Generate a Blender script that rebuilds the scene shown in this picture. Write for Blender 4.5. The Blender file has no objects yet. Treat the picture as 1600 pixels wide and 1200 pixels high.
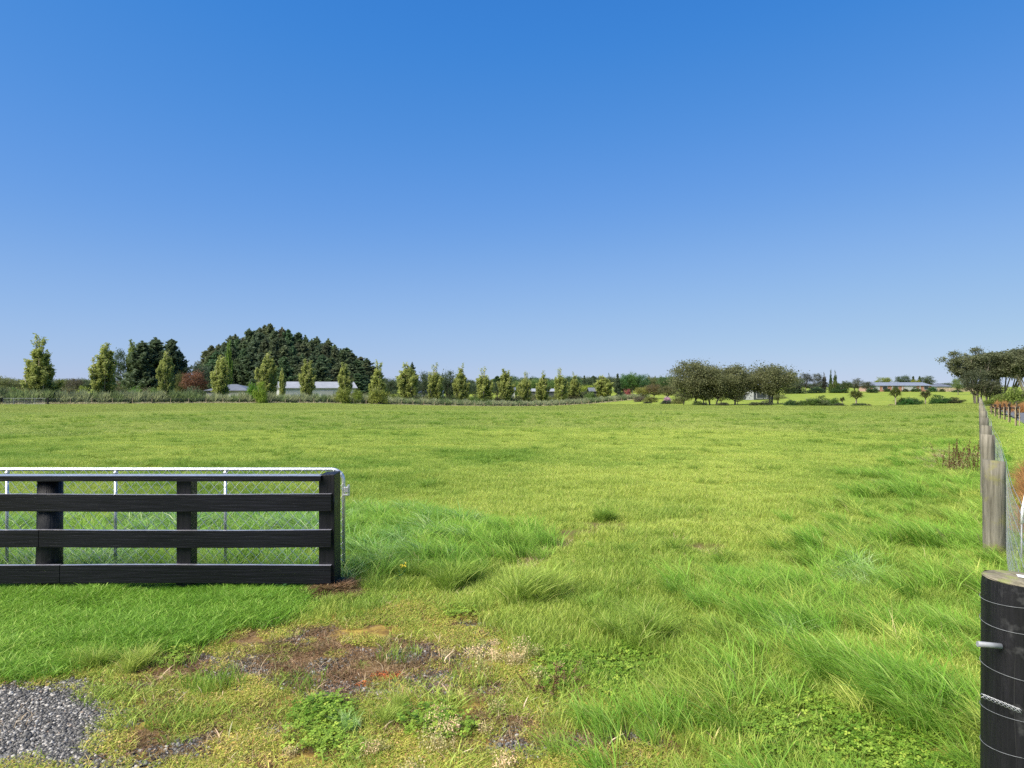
import bpy, math, random
import numpy as np
from mathutils import Vector, Matrix
R = math.radians
rng = np.random.default_rng(7)
random.seed(7)
sc = bpy.context.scene
COL = sc.collection

# ------------------------------------------------------------------ camera, sky, sun, exposure
F = 1100.0      # focal length in pixels of the 1600 wide photograph
EYE = 1.8
HZ = 604.0
cd = bpy.data.cameras.new('camera'); cam = bpy.data.objects.new('camera', cd); COL.objects.link(cam)
cd.sensor_width = 36.0; cd.lens = 36.0 * F / 1600.0
cd.clip_start = 0.05; cd.clip_end = 9000
cam.location = (0, 0, EYE)
cam.rotation_euler = (R(90.2), 0, 0)
sc.camera = cam

SUN_DIR = Vector((-0.62, -0.42, 0.86)).normalized()
w = bpy.data.worlds.new("World"); sc.world = w; w.use_nodes = True
nt = w.node_tree
bg = nt.nodes['Background']
sky = nt.nodes.new('ShaderNodeTexSky'); sky.sky_type = 'NISHITA'; sky.sun_disc = False
sky.sun_elevation = math.asin(SUN_DIR.z); sky.sun_rotation = math.atan2(SUN_DIR.x, SUN_DIR.y)
sky.altitude = 0; sky.air_density = 1.0; sky.dust_density = 0.0; sky.ozone_density = 4.0
SKY_STRENGTH = 0.12
EXPOSURE = 1.05
# the sky's own colours graded channel by channel to the clear blue of the photograph
g1 = nt.nodes.new('ShaderNodeVectorMath'); g1.operation = 'SCALE'; g1.inputs['Scale'].default_value = SKY_STRENGTH
g2 = nt.nodes.new('ShaderNodeVectorMath'); g2.operation = 'SCALE'; g2.inputs['Scale'].default_value = 2 ** -EXPOSURE / SKY_STRENGTH
cv = nt.nodes.new('ShaderNodeRGBCurve')
for ch, pts in ((0, [(0, 0), (.113, .044), (.141, .070), (.20, .128), (.368, .268), (.77, .43), (1, .50)]),
                (1, [(0, 0), (.205, .222), (.25, .262), (.348, .332), (.578, .468), (.89, .578), (1, .61)]),
                (2, [(0, 0), (.39, .655), (.463, .70), (.59, .765), (.73, .80), (.80, .815), (1, .82)])):
    c = cv.mapping.curves[ch]
    while len(c.points) < len(pts): c.points.new(.5, .5)
    for p, q in zip(c.points, pts): p.location = q
cv.mapping.update()
nt.links.new(sky.outputs[0], g1.inputs[0]); nt.links.new(g1.outputs[0], cv.inputs['Color']); nt.links.new(cv.outputs[0], g2.inputs[0]); nt.links.new(g2.outputs[0], bg.inputs['Color'])
bg.inputs['Strength'].default_value = SKY_STRENGTH
sd = bpy.data.lights.new('sun', 'SUN'); sd.energy = 4.9; sd.angle = R(50); sd.color = (1.0, 0.93, 0.80)
so = bpy.data.objects.new('sun', sd); COL.objects.link(so)
so.rotation_euler = SUN_DIR.to_track_quat('Z', 'Y').to_euler()
sc.view_settings.view_transform = 'Standard'; sc.view_settings.look = 'None'
sc.view_settings.exposure = EXPOSURE; sc.view_settings.gamma = 1.0; sc.view_settings.use_curve_mapping = False
sc.cycles.use_denoising = False
sc.cycles.max_bounces = 6; sc.cycles.diffuse_bounces = 3; sc.cycles.glossy_bounces = 2
sc.cycles.transmission_bounces = 4; sc.cycles.transparent_max_bounces = 6

# ------------------------------------------------------------------ noise and terrain
def _hash(ix, iy, seed):
    h = (ix.astype(np.int64) * 374761393 + iy.astype(np.int64) * 668265263 + seed * 1442695041) & 0xffffffff
    h = ((h ^ (h >> 13)) * 1274126177) & 0xffffffff
    h = h ^ (h >> 16)
    return (h & 0xffffff) / float(0xffffff)
def vnoise(x, y, seed=0):
    x = np.asarray(x, float); y = np.asarray(y, float)
    ix = np.floor(x); iy = np.floor(y); fx = x - ix; fy = y - iy
    fx = fx * fx * (3 - 2 * fx); fy = fy * fy * (3 - 2 * fy)
    a = _hash(ix, iy, seed); b = _hash(ix + 1, iy, seed); c = _hash(ix, iy + 1, seed); d = _hash(ix + 1, iy + 1, seed)
    return (a * (1 - fx) + b * fx) * (1 - fy) + (c * (1 - fx) + d * fx) * fy
def fbm(x, y, seed=0, octs=3):
    s = 0; amp = 1; t = 0
    for o in range(octs):
        s = s + amp * vnoise(np.asarray(x) * 2 ** o + 17.3 * o, np.asarray(y) * 2 ** o - 9.1 * o, seed + o); t += amp; amp *= .5
    return s / t
TD = np.array([0, 10, 30, 60, 90, 120, 160, 200, 260, 350, 600, 1500.])
TU = np.array([-1, -.7, -.35, 0, .3, .5, .7, 1.])
TZ = np.array([
    [0, 0, -.1, -.35, -.70, -1.2, -1.4, -1.2, -.6, 0, 0, 0],
    [0, 0, -.1, -.35, -.70, -1.2, -1.4, -1.2, -.6, 0, 0, 0],
    [0, 0, -.1, -.35, -.75, -1.2, -1.9, -2.0, -1.0, 0, 0, 0],
    [0, 0, -.1, -.40, -.95, -1.7, -2.9, -4.0, -2.8, -.5, 0, 0],
    [0, 0, -.1, -.35, -.85, -1.6, -1.9, -1.5, -.7, 0, 0, 0],
    [0, 0, -.1, -.35, -.95, -1.3, -1.1, -.8, -.2, .1, 0, 0],
    [0, 0, -.1, -.30, -.50, -.7, -.7, -.5, -.2, 0, 0, 0],
    [0, 0, -.1, -.30, -.50, -.7, -.7, -.5, -.2, 0, 0, 0]])
def H(x, y):
    x = np.asarray(x, float); y = np.asarray(y, float)
    yy = np.clip(y, 1e-3, 1499.); u = np.clip(x / np.maximum(yy, 1), -1, 1)
    i = np.clip(np.searchsorted(TU, u, side='right') - 1, 0, len(TU) - 2)
    j = np.clip(np.searchsorted(TD, yy, side='right') - 1, 0, len(TD) - 2)
    fu = (u - TU[i]) / (TU[i + 1] - TU[i]); fd = (yy - TD[j]) / (TD[j + 1] - TD[j])
    fu = fu * fu * (3 - 2 * fu)
    z = (TZ[i, j] * (1 - fd) + TZ[i, j + 1] * fd) * (1 - fu) + (TZ[i + 1, j] * (1 - fd) + TZ[i + 1, j + 1] * fd) * fu
    near = np.clip(1 - (np.hypot(x, y) - 40) / 60, 0, 1)
    z = z + near * (0.07 * (fbm(x * .45, y * .45, 3, 2) - .5) + .045 * (fbm(x * 1.9, y * 1.9, 5, 2) - .5) * np.clip((np.hypot(x, y) - 3) / 3, .3, 1))
    z = z - .05 * m_hollow(x, y) * near
    return z
def Hs(x, y): return float(H(x, y))

# ------------------------------------------------------------------ regions on the ground
def seg_in(poly, x, y):
    """signed distance to a polygon, positive inside"""
    x = np.asarray(x, float); y = np.asarray(y, float)
    ins = np.zeros(x.shape, bool); dist = np.full(x.shape, 1e9)
    n = len(poly)
    for k in range(n):
        x0, y0 = poly[k]; x1, y1 = poly[(k + 1) % n]
        c = ((y0 > y) != (y1 > y)) & (x < (x1 - x0) * (y - y0) / ((y1 - y0) + 1e-12) + x0)
        ins ^= c
        dx, dy = x1 - x0, y1 - y0
        t = np.clip(((x - x0) * dx + (y - y0) * dy) / (dx * dx + dy * dy), 0, 1)
        dist = np.minimum(dist, np.hypot(x - x0 - t * dx, y - y0 - t * dy))
    return np.where(ins, dist, -dist)
def sm(v, a, b):
    t = np.clip((v - a) / (b - a), 0, 1); return t * t * (3 - 2 * t)
def warp(x, y, amp=.15, s=2.2, seed=11): return amp * 2 * (fbm(np.asarray(x) * s, np.asarray(y) * s, seed, 3) - .5)
P_GRAVEL = [(-6, 4.25), (-3.06, 4.22), (-2.52, 4.40), (-2.30, 4.0), (-1.98, 3.5), (-1.80, 3.2), (-1.6, 2.4), (-1.2, .5), (-6, .5)]
P_SPARSE = [(-3.1, 4.5), (-2.7, 4.8), (-2.2, 5.12), (-1.35, 5.65), (-.75, 5.95), (-.15, 5.7), (.12, 4.7), (.35, 4.2), (1.0, 3.7), (1.35, 3.35), (1.3, 2.2), (-2.0, 2.0), (-2.4, 3.4), (-3.0, 4.2)]
def m_gravel(x, y): return sm(seg_in(P_GRAVEL, x, y) + warp(x, y, .10, 5), -.03, .05)
def m_sparse(x, y): return sm(seg_in(P_SPARSE, x, y) + warp(x, y, .30, 3, 21), -.10, .14)
def fence_off(x, y): return (.663 * np.asarray(y) + .14 - np.asarray(x)) * .83     # metres left of the right-hand fence
BARE = [(-1.30, 4.62, .80, .42, .95), (-.55, 4.45, .6, .3, .7), (-.75, 4.55, .5, .22, .7), (-1.75, 5.2, .35, .12, .7), (-.30, 4.17, .36, .07, 1), (-1.2, 4.25, .35, .18, .8), (-.30, 3.46, .16, .09, .9), (.38, 3.55, .42, .12, .9), (.02, 3.78, .30, .09, .6),
        (-1.55, 3.55, .28, .22, .6), (-2.25, 4.35, .16, .2, .6), (-.75, 3.42, .25, .08, .5), (-.15, 5.15, .3, .14, .35), (-2.1, 4.75, .22, .14, .6)]
def m_bare(x, y):
    x = np.asarray(x, float); y = np.asarray(y, float); v = np.zeros(x.shape)
    for cx, cy, rx, ry, s in BARE:
        v = np.maximum(v, s * np.exp(-(((x - cx) / rx / 1.15) ** 2 + ((y - cy) / ry / 1.15) ** 2)))
    n = fbm(x * 7, y * 7, 31, 3)
    return sm(v + (n - .5) * 1.4, .16, .42) * m_sparse(x, y)
def m_wet(x, y):     # muddy hoof hollow in the pasture
    x = np.asarray(x, float); y = np.asarray(y, float); v = np.zeros(x.shape)
    for cx, cy, rx, ry in [(1.22, 9.1, .42, .36), (.42, 8.05, .35, .3), (.85, 8.6, .5, .25), (1.9, 6.3, .35, .18), (3.0, 6.2, .22, .15), (-.65, 6.0, .35, .07), (2.2, 8.0, .3, .12), (2.55, 10.4, .25, .12)]:
        v = np.maximum(v, np.exp(-(((x - cx) / rx) ** 2 + ((y - cy) / ry) ** 2)))
    return np.maximum(sm(v + (fbm(x * 6, y * 6, 77, 2) - .5) * .8, .40, .65), .75 * sm(m_hollow(x, y) + (fbm(x * 5, y * 5, 78, 2) - .5) * .8, .62, .85))
def m_hollow(x, y):  # trodden line from the gateway towards the middle of the field
    x = np.asarray(x, float); y = np.asarray(y, float)
    cx = np.interp(y, [5.2, 6.5, 8, 9, 10.5, 13, 18], [-.6, -.1, .45, 1.15, 2.3, 4.0, 6.5]); cx2 = np.interp(y, [5, 6.3, 8, 10.4, 14], [1.7, 1.95, 2.25, 2.6, 3.0])
    v = np.maximum(np.exp(-((x - cx) / .38) ** 2) * sm(y, 5.5, 7) * sm(-y, -15, -10), .8 * np.exp(-((x - cx2) / .35) ** 2) * sm(y, 5, 6) * sm(-y, -12, -9))
    return v * sm(fbm(x * 1.7, y * 1.7, 79, 3), .38, .6)
def m_lawn(x, y):    # fresh lawn strip this side of the board fence
    x = np.asarray(x, float); y = np.asarray(y, float)
    edge = np.interp(x, [-6, -3.06, -2.5, -1.9, -1.45], [4.2, 4.25, 4.7, 5.15, 5.75]) + warp(x, y, .12, 4, 8)
    return (1 - sm(np.exp(-(((x + 1.6) / .22) ** 2 + ((y - 6.08) / .26) ** 2)), .3, .5)) * sm(y, edge - .02, edge + .12) * sm(-y, -6.35, -6.2) * sm(-x, 1.35, 1.7)
def m_clover(x, y):
    x = np.asarray(x, float); y = np.asarray(y, float)
    v = np.exp(-(((x - 1.65) / .55) ** 2 + ((y - 3.55) / .45) ** 2)) + .8 * np.exp(-(((x - .55) / .5) ** 2 + ((y - 4.55) / .5) ** 2)) + .62 * np.exp(-(((x + .35) / .3) ** 2 + ((y - 3.75) / .16) ** 2)) + .45 * np.exp(-(((x + 1.0) / .3) ** 2 + ((y - 3.75) / .2) ** 2))
    return sm(v + (fbm(x * 5, y * 5, 41, 3) - .5) * .8, .2, .5)
def m_mulch(x, y):
    x = np.asarray(x, float); y = np.asarray(y, float)
    return sm(np.exp(-(((x + 1.58) / .24) ** 2 + ((y - 6.12) / .28) ** 2)) + (fbm(x * 9, y * 9, 4, 2) - .5) * .3, .38, .6)

# ------------------------------------------------------------------ mesh helpers
def mesh_np(name, V, Q, mat=None, fattr=None, vattr=None, smooth=False):
    V = np.asarray(V, np.float32); Q = np.asarray(Q, np.int32)
    k = Q.shape[1]
    me = bpy.data.meshes.new(name)
    me.vertices.add(len(V)); me.vertices.foreach_set('co', V.ravel())
    me.loops.add(Q.size); me.loops.foreach_set('vertex_index', Q.ravel())
    me.polygons.add(len(Q)); me.polygons.foreach_set('loop_start', np.arange(0, Q.size, k, dtype=np.int32))
    if smooth: me.polygons.foreach_set('use_smooth', np.ones(len(Q), bool))
    for n, a in (fattr or {}).items():
        at = me.attributes.new(n, 'FLOAT', 'FACE'); at.data.foreach_set('value', np.asarray(a, np.float32))
    for n, a in (vattr or {}).items():
        at = me.attributes.new(n, 'FLOAT', 'POINT'); at.data.foreach_set('value', np.asarray(a, np.float32))
    me.update(calc_edges=True)
    if mat: me.materials.append(mat)
    return me
def link(name, me, parent=None):
    o = bpy.data.objects.new(name, me); COL.objects.link(o)
    if parent: o.parent = parent
    return o
def tag(o, label=None, cat=None, group=None, kind=None):
    if label: o['label'] = label
    if cat: o['category'] = cat
    if group: o['group'] = group
    if kind: o['kind'] = kind
    return o
def empty(name, loc, rz=0):
    o = bpy.data.objects.new(name, None); COL.objects.link(o); o.location = loc; o.rotation_euler = (0, 0, rz)
    o.empty_display_size = .2
    return o
class MB:
    """collects boxes, tubes, prisms and blades into one mesh"""
    def __init__(s): s.v = []; s.f = []
    def add(s, vs, fs):
        b = len(s.v); s.v += [tuple(map(float, p)) for p in vs]; s.f += [tuple(i + b for i in f) for f in fs]
    def box(s, c, d, rz=0, taper=0):
        cx, cy, cz = c; x, y, z = d[0] / 2, d[1] / 2, d[2] / 2
        vs = []
        for k, (a, b, e) in enumerate([(-x, -y, -z), (x, -y, -z), (x, y, -z), (-x, y, -z), (-x, -y, z), (x, -y, z), (x, y, z), (-x, y, z)]):
            if k > 3: a *= 1 - taper; b *= 1 - taper
            vs.append((cx + a * math.cos(rz) - b * math.sin(rz), cy + a * math.sin(rz) + b * math.cos(rz), cz + e))
        s.add(vs, [(0, 3, 2, 1), (4, 5, 6, 7), (0, 1, 5, 4), (1, 2, 6, 5), (2, 3, 7, 6), (3, 0, 4, 7)])
    def tube(s, pts, rad, n=8, caps=True):
        pts = [Vector(p) for p in pts]; m = len(pts)
        if not hasattr(rad, '__len__'): rad = [rad] * m
        rings = []
        up = Vector((0, 0, 1)); prev = None
        for i, p in enumerate(pts):
            t = (pts[min(i + 1, m - 1)] - pts[max(i - 1, 0)]).normalized()
            if prev is None:
                a = t.cross(up) if abs(t.dot(up)) < .95 else t.cross(Vector((0, 1, 0)))
            else: a = prev - t * prev.dot(t)
            a.normalize(); prev = a; b = t.cross(a)
            rings.append([p + (a * math.cos(2 * math.pi * k / n) + b * math.sin(2 * math.pi * k / n)) * rad[i] for k in range(n)])
        vs = [q for r in rings for q in r]
        fs = [(i * n + k, i * n + (k + 1) % n, (i + 1) * n + (k + 1) % n, (i + 1) * n + k) for i in range(m - 1) for k in range(n)]
        if caps: fs += [tuple(range(n - 1, -1, -1)), tuple((m - 1) * n + k for k in range(n))]
        s.add(vs, fs)
    def me(s, name, mat, smooth=False, bevel=0):
        me = bpy.data.meshes.new(name); me.from_pydata(s.v, [], s.f); me.update()
        if mat: me.materials.append(mat)
        if smooth: me.polygons.foreach_set('use_smooth', [len(p.vertices) == 4 for p in me.polygons])
        return me
    def build(s, name, mat, parent=None, smooth=False, bevel=0):
        o = link(name, s.me(name, mat, smooth), parent)
        if bevel:
            b = o.modifiers.new('bevel', 'BEVEL'); b.width = bevel; b.segments = 2; b.limit_method = 'ANGLE'
        return o

# ------------------------------------------------------------------ materials
def new_mat(name):
    m = bpy.data.materials.new(name); m.use_nodes = True; n = m.node_tree.nodes
    return m, m.node_tree, n, m.node_tree.links, n['Principled BSDF']
def ramp(nt, stops, interp='LINEAR'):
    r = nt.nodes.new('ShaderNodeValToRGB'); r.color_ramp.interpolation = interp
    e = r.color_ramp.elements
    while len(e) < len(stops): e.new(.5)
    for k, (p, c) in enumerate(stops): e[k].position = p; e[k].color = (*c, 1)
    return r
def noise(nt, scale, detail=4, rough=.55, vec=None, obj=False):
    n = nt.nodes.new('ShaderNodeTexNoise'); n.inputs['Scale'].default_value = scale; n.inputs['Detail'].default_value = detail; n.inputs['Roughness'].default_value = rough
    if vec is None:
        g = nt.nodes.new('ShaderNodeNewGeometry') if not obj else nt.nodes.new('ShaderNodeTexCoord')
        vec = g.outputs['Position'] if not obj else g.outputs['Object']
    nt.links.new(vec, n.inputs['Vector'])
    return n
def mix(nt, fac, a, b, mode='MIX'):
    m = nt.nodes.new('ShaderNodeMix'); m.data_type = 'RGBA'; m.blend_type = mode
    for s, v in ((m.inputs[0], fac), (m.inputs[6], a), (m.inputs[7], b)):
        if isinstance(v, (int, float)): s.default_value = v
        elif isinstance(v, tuple): s.default_value = (*v, 1)
        else: nt.links.new(v, s)
    return m.outputs[2]
def attr(nt, name, typ='GEOMETRY'):
    a = nt.nodes.new('ShaderNodeAttribute'); a.attribute_name = name; a.attribute_type = typ; return a.outputs['Fac']
def math_n(nt, op, a, b=None):
    m = nt.nodes.new('ShaderNodeMath'); m.operation = op
    for k, v in enumerate((a, b)):
        if v is None: continue
        if isinstance(v, (int, float)): m.inputs[k].default_value = v
        else: nt.links.new(v, m.inputs[k])
    return m.outputs[0]
def bump(nt, b, height, strength=.3, dist=.01):
    n = nt.nodes.new('ShaderNodeBump'); n.inputs['Strength'].default_value = strength; n.inputs['Distance'].default_value = dist
    nt.links.new(height, n.inputs['Height']); nt.links.new(n.outputs[0], b.inputs['Normal'])
def leafy(name, stops, rough=.5, trans=.35, tints=((.6, .75), (1.35, 1.2)), objcol=False, spec=.25):
    """blades and leaves: ramp over a random number per blade, varied by a number per instance, light passing through"""
    m, nt, n, L, b = new_mat(name)
    r = ramp(nt, stops); L.new(attr(nt, 'rnd'), r.inputs[0]); c = r.outputs[0]
    if objcol:
        oi = nt.nodes.new('ShaderNodeObjectInfo'); c = mix(nt, 1.0, oi.outputs['Color'], c, 'MULTIPLY')
    else:
        t = attr(nt, 'tint', 'INSTANCER')
        (a0, a1), (b0, b1) = tints
        tr = ramp(nt, [(0, (a0, a1, a0 * .9)), (1, (b0, b1, b0))]); L.new(t, tr.inputs[0])
        c = mix(nt, 1.0, c, tr.outputs[0], 'MULTIPLY')
    L.new(c, b.inputs['Base Color']); b.inputs['Roughness'].default_value = rough
    b.inputs['Specular IOR Level'].default_value = spec
    tl = nt.nodes.new('ShaderNodeBsdfTranslucent'); L.new(c, tl.inputs['Color'])
    ms = nt.nodes.new('ShaderNodeMixShader'); ms.inputs[0].default_value = trans
    L.new(b.outputs[0], ms.inputs[1]); L.new(tl.outputs[0], ms.inputs[2]); L.new(ms.outputs[0], n['Material Output'].inputs[0])
    return m
# pasture grass: yellow-green with straw coloured blades
G_FIELD = leafy('pasture_grass', [(0, (.18, .28, .035)), (.35, (.29, .395, .065)), (.75, (.41, .485, .095)), (.9, (.54, .52, .18)), (1, (.64, .55, .30))], tints=((.55, .72), (1.30, 1.20)))
G_LUSH = leafy('lush_grass', [(0, (.12, .27, .025)), (.5, (.20, .39, .04)), (.85, (.33, .47, .09)), (1, (.56, .52, .24))], tints=((.65, .75), (1.3, 1.15)))
G_SILVER = leafy('silver_grass', [(0, (.10, .24, .03)), (.5, (.19, .34, .07)), (.85, (.32, .43, .18)), (1, (.60, .60, .44))], rough=.4, spec=.4, trans=.25)
G_CLOVER = leafy('clover_leaf', [(0, (.11, .21, .02)), (.5, (.18, .30, .035)), (.9, (.29, .39, .05)), (1, (.4, .4, .1))], trans=.3)
G_MOSS = leafy('moss_weed', [(0, (.15, .23, .025)), (.3, (.27, .34, .04)), (.55, (.40, .39, .08)), (.78, (.48, .36, .13)), (1, (.34, .15, .05))], trans=.2)
G_TAN = leafy('seed_weed', [(0, (.30, .36, .12)), (.35, (.50, .42, .20)), (.8, (.62, .50, .30)), (1, (.5, .30, .15))], trans=.2)
G_DRY = leafy('dry_grass', [(0, (.26, .18, .09)), (.5, (.44, .34, .20)), (1, (.66, .58, .40))], trans=.2)
G_MULCH = leafy('brown_mulch', [(0, (.09, .05, .025)), (.6, (.19, .12, .055)), (1, (.38, .29, .16))], trans=.1)
TREE = leafy('foliage', [(0, (.65, .7, .7)), (.5, (1, 1, 1)), (1, (1.35, 1.3, 1.2))], trans=.46, objcol=True, spec=.25, rough=.6)

def bark(name, c0, c1, scale=14):
    m, nt, n, L, b = new_mat(name)
    tc = nt.nodes.new('ShaderNodeTexCoord'); mp = nt.nodes.new('ShaderNodeMapping'); mp.inputs['Scale'].default_value = (1, 1, .18)
    L.new(tc.outputs['Object'], mp.inputs[0])
    ns = noise(nt, scale, 6, .6, mp.outputs[0]); r = ramp(nt, [(.3, c0), (.7, c1)]); L.new(ns.outputs[0], r.inputs[0])
    L.new(r.outputs[0], b.inputs['Base Color']); b.inputs['Roughness'].default_value = .9; bump(nt, b, ns.outputs[0], .5, .03)
    return m
BARK = bark('tree_bark', (.09, .07, .055), (.24, .20, .16)); BARKP = bark('pale_bark', (.22, .18, .13), (.42, .36, .28))
def wood_mat(name, c0, c1, horiz=False, scale=9, rough=.75, extra=None):
    m, nt, n, L, b = new_mat(name)
    tc = nt.nodes.new('ShaderNodeTexCoord'); mp = nt.nodes.new('ShaderNodeMapping')
    mp.inputs['Scale'].default_value = (.08, 1, 1.6) if horiz else (1, 1, .07)
    L.new(tc.outputs['Object'], mp.inputs[0])
    g = noise(nt, scale * 3, 7, .65, mp.outputs[0]); g.inputs['Distortion'].default_value = .4
    big = noise(nt, 1.6, 3, .5, tc.outputs['Object'])
    r = ramp(nt, [(.28, c0), (.72, c1)]); L.new(g.outputs[0], r.inputs[0])
    r2 = ramp(nt, [(.3, (.65, .65, .66)), (.7, (1.25, 1.22, 1.2))]); L.new(big.outputs[0], r2.inputs[0])
    c = mix(nt, 1.0, r.outputs[0], r2.outputs[0], 'MULTIPLY')
    if extra:
        en = noise(nt, extra[1], 4, .6, tc.outputs['Object']); er = ramp(nt, [(extra[2], (0, 0, 0)), (extra[2] + .12, (1, 1, 1))]); L.new(en.outputs[0], er.inputs[0])
        c = mix(nt, er.outputs[0], c, extra[0])
    L.new(c, b.inputs['Base Color']); b.inputs['Roughness'].default_value = rough; b.inputs['Specular IOR Level'].default_value = .3
    bump(nt, b, g.outputs[0], .8, .006 if horiz else .014)
    return m
M_BLACK = wood_mat('black_painted_boards', (.0025, .0025, .004), (.010, .0098, .014), True, 10, .36)
M_BLACKV = wood_mat('black_painted_post', (.0025, .0025, .004), (.013, .0125, .016), False, 10, .5, ((.05, .05, .052), 7, .60))
M_WOODP = wood_mat('weathered_post', (.055, .05, .035), (.25, .235, .19), False, 9, .9, ((.17, .16, .07), 5, .56))
M_TOP = wood_mat('post_end_grain', (.09, .08, .045), (.30, .27, .19), False, 6, .9, ((.20, .21, .08), 12, .52))
M_STAKE = wood_mat('stake_wood', (.26, .19, .12), (.50, .40, .27), False, 6, .85)
def plain(name, c, rough=.5, metal=0, nscale=20, var=.25, bmp=.1):
    m, nt, n, L, b = new_mat(name)
    ns = noise(nt, nscale, 4, .6, obj=True)
    r = ramp(nt, [(.3, tuple(v * (1 - var) for v in c)), (.7, tuple(min(1, v * (1 + var)) for v in c))]); L.new(ns.outputs[0], r.inputs[0])
    L.new(r.outputs[0], b.inputs['Base Color']); b.inputs['Roughness'].default_value = rough; b.inputs['Metallic'].default_value = metal
    if bmp: bump(nt, b, ns.outputs[0], bmp, .004)
    return m
M_GALV = plain('galvanised_steel', (.60, .62, .64), .38, .75, 40, .18)
M_WIRE = plain('galvanised_wire', (.36, .37, .38), .45, .6, 30, .2, 0)
M_WHITE = plain('white_plastic', (.8, .8, .78), .4, 0, 20, .06)
M_WRAP = plain('dull_wire', (.16, .17, .18), .6, 0, 30, .3, 0)
M_LABEL = plain('white_tag', (.75, .76, .78), .4, 0, 60, .1)
M_GREYP = plain('grey_pipe', (.22, .23, .25), .5, 0, 30, .2)
M_TIE = plain('black_tie', (.012, .012, .012), .7)
M_ASPH = plain('asphalt', (.085, .09, .10), .85, 0, 8, .25)
M_CAP = plain('sky_sheen_top', (.20, .20, .23), .22, 0, 14, .3, .03)  # paler base colour paints in the sky reflected along cap and board tops
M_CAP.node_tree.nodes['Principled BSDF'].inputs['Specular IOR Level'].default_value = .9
def corrugated(name, c, rough=.45, scale=26, axis=0):
    m, nt, n, L, b = new_mat(name)
    tc = nt.nodes.new('ShaderNodeTexCoord'); wv = nt.nodes.new('ShaderNodeTexWave'); wv.bands_direction = 'X' if axis == 0 else 'Y'
    wv.inputs['Scale'].default_value = scale / 10; L.new(tc.outputs['Object'], wv.inputs[0])
    ns = noise(nt, .8, 4, .6, tc.outputs['Object']); r = ramp(nt, [(.3, tuple(v * .85 for v in c)), (.7, tuple(min(v * 1.1, 1) for v in c))]); L.new(ns.outputs[0], r.inputs[0])
    L.new(r.outputs[0], b.inputs['Base Color']); b.inputs['Roughness'].default_value = rough
    bump(nt, b, wv.outputs[0], .5, .02)
    return m
M_SHEDW = corrugated('white_cladding', (.40, .41, .42)); M_SHEDR = corrugated('pale_grey_roofing', (.25, .26, .28)); M_ROOFG = corrugated('grey_roofing', (.12, .13, .15)); M_ROOFD = corrugated('dark_roofing', (.035, .04, .05))
M_ROOFL = corrugated('light_roofing', (.17, .19, .23))
M_GLASS = plain('dark_window_glass', (.03, .035, .045), .12, 0, 3, .2, 0)
M_DARK = plain('dark_cladding', (.05, .055, .06), .6)
M_TRIM = plain('white_trim', (.38, .38, .38), .5)
def brick():
    m, nt, n, L, b = new_mat('red_brick')
    tc = nt.nodes.new('ShaderNodeTexCoord'); bt = nt.nodes.new('ShaderNodeTexBrick')
    bt.inputs['Scale'].default_value = 4; bt.inputs['Color1'].default_value = (.30, .10, .06, 1); bt.inputs['Color2'].default_value = (.38, .15, .09, 1); bt.inputs['Mortar'].default_value = (.35, .3, .26, 1)
    mp = nt.nodes.new('ShaderNodeMapping'); mp.inputs['Rotation'].default_value = (R(90), 0, 0); L.new(tc.outputs['Object'], mp.inputs[0]); L.new(mp.outputs[0], bt.inputs[0])
    L.new(bt.outputs[0], b.inputs['Base Color']); b.inputs['Roughness'].default_value = .85
    return m
M_BRICK = brick()
def stone_mat():
    m, nt, n, L, b = new_mat('pebble')
    r = ramp(nt, [(0, (.020, .019, .018)), (.4, (.055, .053, .050)), (.7, (.12, .115, .105)), (.88, (.20, .19, .18)), (.97, (.42, .40, .36)), (1, (.16, .10, .06))]); L.new(attr(nt, 'rnd'), r.inputs[0])
    L.new(r.outputs[0], b.inputs['Base Color']); b.inputs['Roughness'].default_value = .75
    return m
M_STONE = stone_mat()

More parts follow.
